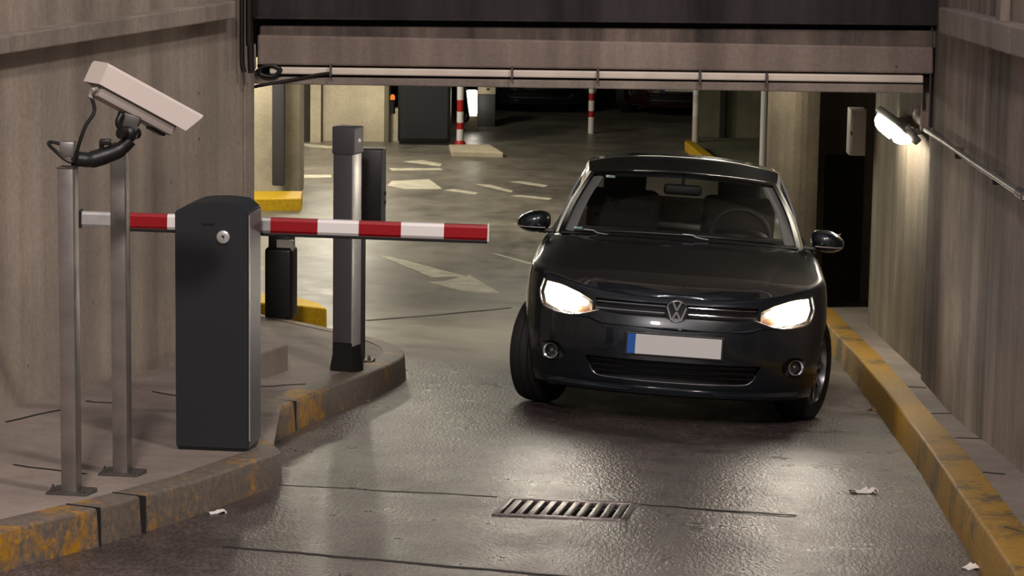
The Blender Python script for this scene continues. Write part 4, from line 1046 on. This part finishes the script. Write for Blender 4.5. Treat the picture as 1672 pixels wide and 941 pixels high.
    for z, w in ((.334, .455), (.304, .44), (.274, .42)):
        bm = bmesh.new(); pts_ = [Vector((x, ysurf(x, z) + .016, z)) for x in [-w + 2 * w * k / 20 for k in range(21)]]
        A = [[p + Vector((0, 0, -.006)) for p in pts_], [p + Vector((0, -.008, 0)) for p in pts_], [p + Vector((0, 0, .006)) for p in pts_], [p + Vector((0, .02, .005)) for p in pts_], [p + Vector((0, .02, -.005)) for p in pts_], [p + Vector((0, 0, -.006)) for p in pts_]]
        add_grid(bm, A); obj('slat', bm, M['black'], lg, 40)
    bm = bmesh.new(); cl = [(-.452, .30), (-.432, .265), (-.38, .244), (-.2, .238), (0, .237), (.2, .238), (.38, .244), (.432, .265), (.452, .30)]
    add_tube(bm, spline([Vector((x, ysurf(x, z) + .002, z)) for x, z in cl], 5), .0035, 8); obj('chrome_strip', bm, M['rim'], lg, 40)
    bm = bmesh.new(); A = []
    for z, dy in ((.155, .03), (.168, -.018), (.185, -.026), (.20, -.012), (.208, .004)): A.append([Vector((x, ysurf(x, max(.2, z)) + dy, z)) for x in [-.70 + 1.4 * k / 28 for k in range(29)]])
    add_grid(bm, A); obj('front_lip', bm, paint, car, 40)
    # crease below the nose
    bm = bmesh.new(); cr = [(-.56, .560), (-.46, .553), (-.36, .532), (0, .526), (.36, .532), (.46, .553), (.56, .560)]
    pts_ = spline([Vector((x, ysurf(x, z), z)) for x, z in cr], 6); A = [[p + Vector((0, .006, .012)) for p in pts_], [p + Vector((0, -.008, .003)) for p in pts_], [p + Vector((0, -.004, -.004)) for p in pts_], [p + Vector((0, .01, -.006)) for p in pts_]]
    add_grid(bm, A); obj('nose_edge', bm, paint, car, 50)
    # emblem
    ez = .624; ey = ysurf(0, ez) - .016; R_ = .062
    bm = bmesh.new(); add_lathe(bm, [(.03, .0001), (.012, R_ + .004), (.0, R_ + .004), (-.003, R_ - .004), (.002, R_ - .007), (.004, .0001)], 'y', (0, ey, ez), 40, False); em = obj('emblem_disc', bm, M['trim'], car, 40)
    bm = bmesh.new(); add_lathe(bm, [(.0, R_ + .002), (-.008, R_ - .001), (-.009, R_ - .004), (-.002, R_ - .008)], 'y', (0, ey, ez), 44, True)
    def stroke(pl):
        for a, b in zip(pl, pl[1:]): add_bar(bm, (a[0] * R_, ey - .004, a[1] * R_ + ez), (b[0] * R_, ey - .004, b[1] * R_ + ez), .006, .0088, (0, -1, 0))
    def stroke2(pl):
        for a, b in zip(pl, pl[1:]):
            A_ = Vector((a[0] * R_, ey - .004, a[1] * R_ + ez)); B_ = Vector((b[0] * R_, ey - .004, b[1] * R_ + ez)); add_bar(bm, A_, B_, .0095, .007, (0, -1, 0))
    stroke2([(-.36, .88), (-.02, .14), (.02, .14), (.36, .88)]); stroke2([(-.84, .42), (-.40, -.76), (-.02, -.02), (.02, -.02), (.40, -.76), (.84, .42)])
    obj('emblem', bm, M['chrome'], em, 40)
    # number plate
    pz = .441; py_ = ysurf(0, pz) - .014; tilt = Matrix.Rotation(.03, 3, 'X')
    bm = bmesh.new(); add_box(bm, (0, py_ + .012, pz), (.54, .03, .128), tilt, .004); ph = obj('plate_holder', bm, M['trim'], car)
    bm = bmesh.new(); add_box(bm, (.022, py_ - .006, pz), (.466, .006, .108), tilt, .002); obj('number_plate', bm, M['plate'], ph)
    bm = bmesh.new(); add_box(bm, (-.233, py_ - .006, pz), (.044, .0062, .108), tilt, .002); obj('blue_band', bm, M['plate_blue'], ph)
    # mirrors
    for sx in (-1, 1):
        c = Vector((sx * .868, .66, .985)); bm = bmesh.new(); r = bmesh.ops.create_uvsphere(bm, u_segments=28, v_segments=18, radius=1.)
        for v in bm.verts:
            x, y, z = v.co
            e_ = lambda k, p: math.copysign(abs(k) ** p, k)
            X = e_(x, .8) * .100; Z = e_(z, .75) * .066; Y = y * .085 if y < 0 else y * .03
            o_ = x * sx                                     # outer end is lower and smaller
            Z *= 1 - .28 * max(0, o_); Z += -.012 * o_
            v.co = Vector((X, Y, Z)) + c
        mr = obj('side_mirror', bm, paint, car, 60)
        bm = bmesh.new(); add_bar(bm, (sx * .74, .66, .935), (sx * .84, .665, .935), .06, .028, (0, 0, 1), .008); obj('mirror_foot', bm, M['trim'], mr, 40)
        bm = bmesh.new(); add_box(bm, c + Vector((0, .028, 0)), (.15, .006, .095), None, .002); obj('mirror_glass', bm, M['chrome'], mr)
        bm = bmesh.new(); pts_ = [c + Vector((sx * (-.07 + .155 * k / 8), -.083 * math.sqrt(max(0, 1 - ((-.07 + .155 * k / 8) / .105) ** 2)) * .93 - .002, -.030)) for k in range(9)]; add_tube(bm, pts_, .004, 6); obj('repeater', bm, M['cam_grey'], mr, 40)
    # wheels
    steer = math.radians(19)
    for sx in (-1, 1):
        for yy in (0, 2.47):
            bm = bmesh.new(); R0_, W_ = .302, .195
            pr = [(-W_ / 2 + .01, .205), (-W_ / 2, .225), (-W_ / 2 - .004, .262), (-W_ / 2 + .012, .292), (-W_ / 2 + .04, R0_), (-.03, R0_ + .002), (-.028, R0_ - .006), (-.02, R0_ - .006), (-.018, R0_ + .002), (.018, R0_ + .002), (.02, R0_ - .006), (.028, R0_ - .006), (.03, R0_ + .002), (W_ / 2 - .04, R0_), (W_ / 2 - .012, .292), (W_ / 2 + .004, .262), (W_ / 2, .225), (W_ / 2 - .01, .205)]
            add_lathe(bm, pr, 'x', (0, 0, 0), 56); w = obj('wheel', bm, M['rubber'], car, 35); w.location = (sx * .735, yy, .300)
            if yy == 0: w.rotation_euler = (0, 0, -steer)
            bm = bmesh.new(); add_lathe(bm, [(-.08, .207), (.085, .207), (.09, .200), (.06, .190), (-.08, .190)], 'x', (0, 0, 0), 40)
            for k in range(10):
                a = k * 2 * PI / 10; q0_, q1_ = Vector((.072, .04 * math.cos(a), .04 * math.sin(a))), Vector((.068, .195 * math.cos(a), .195 * math.sin(a))); add_bar(bm, q0_, q1_, .024, .016, (1, 0, 0), .003)
            add_lathe(bm, [(.05, .0001), (.05, .055), (.078, .05), (.082, .0001)], 'x', (0, 0, 0), 20, False)
            if sx < 0: bmesh.ops.transform(bm, matrix=Matrix.Diagonal((-1, 1, 1, 1)), verts=bm.verts[:]); bmesh.ops.reverse_faces(bm, faces=bm.faces[:])
            obj('rim', bm, M['rim'], w, 40)
            bm = bmesh.new(); add_lathe(bm, [(sx * .0, .0001), (sx * .0, .19), (sx * .02, .19), (sx * .02, .0001)], 'x', (0, 0, 0), 30, False); obj('brake_disc', bm, M['trim'], w, 40)
    # interior
    bm = bmesh.new(); P = []
    for y, z in ((.50, .945), (.62, .965), (.85, .975), (.95, .955), (.98, .90)): P.append([Vector((x, y + .12 * (x / .7) ** 2, z - .012 * (x / .7) ** 2)) for x in [-.68 + 1.36 * k / 12 for k in range(13)]])
    add_grid(bm, P); obj('dashboard', bm, M['dash'], car, 50)
    bm = bmesh.new(); add_sphere(bm, (.36, .92, .965), (.17, .11, .05)); obj('instrument_hood', bm, M['dash'], car, 50)
    bm = bmesh.new(); Rw = Matrix.Rotation(math.radians(-62), 4, 'X'); add_lathe(bm, [(.016 * math.sin(a), .182 + .016 * math.cos(a)) for a in [k / 8 * 2 * PI for k in range(8)]], 'z', (0, 0, 0), 36)
    for a in (0, PI, -PI / 2): add_bar(bm, (.03 * math.cos(a), .03 * math.sin(a), 0), (.18 * math.cos(a), .18 * math.sin(a), 0), .03, .014)
    add_lathe(bm, [(-.03, .0001), (-.03, .06), (.02, .055), (.025, .0001)], 'z', (0, 0, 0), 18, False)
    bmesh.ops.transform(bm, matrix=Matrix.Translation((.36, 1.08, .955)) @ Matrix.Rotation(math.radians(64), 4, 'X'), verts=bm.verts[:]); obj('steering_wheel', bm, M['dash'], car, 40)
    for x in (-.36, .36):
        bm = bmesh.new(); add_box(bm, (x, 1.62, 1.0), (.46, .14, .36), Matrix.Rotation(-.25, 3, 'X'), .06, 0, 4); se = obj('front_seat', bm, M['seat'], car, 50)
        bm = bmesh.new(); add_box(bm, (x, 1.68, 1.215), (.27, .10, .17), Matrix.Rotation(-.2, 3, 'X'), .045, 0, 4); add_tube(bm, [(x - .06, 1.66, 1.1), (x - .06, 1.67, 1.17)], .008, 6); add_tube(bm, [(x + .06, 1.66, 1.1), (x + .06, 1.67, 1.17)], .008, 6); obj('headrest', bm, M['seat'], se, 50)
    bm = bmesh.new(); add_box(bm, (0, 2.55, 1.0), (1.2, .14, .22), Matrix.Rotation(-.3, 3, 'X'), .05, 0, 4); obj('rear_seat', bm, M['seat'], car, 50)
    bm = bmesh.new(); add_box(bm, (.0, 1.06, 1.215), (.23, .03, .065), None, .02, 0, 3); add_tube(bm, [(0, 1.06, 1.22), (0, 1.10, 1.29)], .01, 8); obj('inside_mirror', bm, M['dash'], car, 40)
    return car
car = make_car(M['paint'])
def seat_on_ground(x, y, yaw):
    ey_ = Vector((-math.sin(yaw), math.cos(yaw), 0)); e = .4
    g = Vector(((zr(x + e, y) - zr(x - e, y)) / (2 * e), (zr(x, y + 2.) - zr(x, y - .5)) / 2.5, 0)); n = Vector((-g.x, -g.y, 1)).normalized()
    ey_ = (ey_ - n * ey_.dot(n)).normalized(); ex_ = ey_.cross(n)
    m = Matrix((ex_, ey_, n)).transposed().to_4x4(); m.translation = (x, y, zr(x, y)); return m
CARX, CARY, CARYAW = .903, 15.40, math.radians(-3.4)
car.matrix_basis = seat_on_ground(CARX, CARY, CARYAW) @ Matrix.Rotation(math.radians(.45), 4, 'Y')
#PARK
c2 = dup(car, None, seat_on_ground(.30, 39.2, math.radians(4)), 'black car parked in the dark behind the farther striped pole')
c3 = dup(car, None, seat_on_ground(2.35, 39.0, math.radians(-4)), 'dark red car parked deep in the garage right of the farther striped pole')
for c in (c2, c3):
    for ch in list(c.children):
        if ch.name.startswith('headlamp'):
            for g in list(ch.children):
                if g.name.startswith('bulb_reflector'): g.material_slots[0].link = 'OBJECT'; g.material_slots[0].material = M['reflector']
        if c is c3 and ch.material_slots and ch.material_slots[0].material == M['paint']: ch.material_slots[0].link = 'OBJECT'; ch.material_slots[0].material = M['red_car']

#LIGHTS
# ------------------------------------------------------------------ light
def light(name, kind, loc, e, rgb=(255, 236, 210), size=.3, target=None, spot=None, blend=.5, sy=None):
    l = bpy.data.lights.new(name, kind); l.energy = e; l.color = lin(rgb)[:3]
    if kind == 'AREA':
        l.size = size
        if sy: l.shape = 'RECTANGLE'; l.size_y = sy
    else: l.shadow_soft_size = size
    if spot: l.spot_size = math.radians(spot); l.spot_blend = blend
    o = bpy.data.objects.new(name, l); COL.objects.link(o); o.location = loc
    if target is not None: o.rotation_euler = (Vector(target) - Vector(loc)).to_track_quat('-Z', 'Y').to_euler()
    return o
W = bpy.data.worlds.new('night'); SC.world = W; W.use_nodes = True
W.node_tree.nodes['Background'].inputs[0].default_value = lin((232, 236, 246)); W.node_tree.nodes['Background'].inputs[1].default_value = .26
light('street_lamp', 'AREA', (-1.0, 1.5, 9.5), 900, (255, 240, 232), .8, (0, 14, 1.))
light('street_lamp_far', 'AREA', (2.5, 7.0, 9.0), 330, (255, 240, 232), .6, (-1.5, 14, 1.))
# ceiling tubes inside the hall
for x, y, e in ((-3.4, 26.0, 90), (-2.6, 31.5, 110), (.4, 28.0, 55), (-.7, 19.4, 48), (1.5, 20.6, 12)):
    light('hall_tube', 'AREA', (x, y, lz + .1), e, (255, 246, 224), 1.2, (x, y, 0), sy=.15)
for x, y, e in ((-3.1, 28.3, 130), (-2.1, 33.3, 130), (-4.2, 27.0, 80), (1.66, 21.45, 22)):  # unseen point fills, added only to brighten the hall walls
    light('wall_fill', 'POINT', (x, y, lz - .05), e, (255, 246, 224), .12)
# the two head lamps
mw = car.matrix_basis
for sx in (-1, 1):
    p = mw @ Vector((sx * .66, -.78, .69)); q_ = mw @ Vector((sx * .62, -9, -.10))
    light('headlamp_beam', 'SPOT', p, 3, (255, 242, 222), .05, q_, 75, .8)
SC.view_settings.view_transform = 'Standard'; SC.view_settings.look = 'None'; SC.view_settings.gamma = 1.; SC.view_settings.use_curve_mapping = False
SC.view_settings.exposure = 0.
cd = bpy.data.cameras.new('camera'); cam = bpy.data.objects.new('camera', cd); COL.objects.link(cam)
cd.sensor_width = 36; cd.lens = 36 * FPX / IW; cd.clip_end = 200
cam.matrix_world = Matrix(((_R[0], _U[0], -_F[0], 0), (_R[1], _U[1], -_F[1], 0), (_R[2], _U[2], -_F[2], CAMZ), (0, 0, 0, 1)))
SC.camera = cam
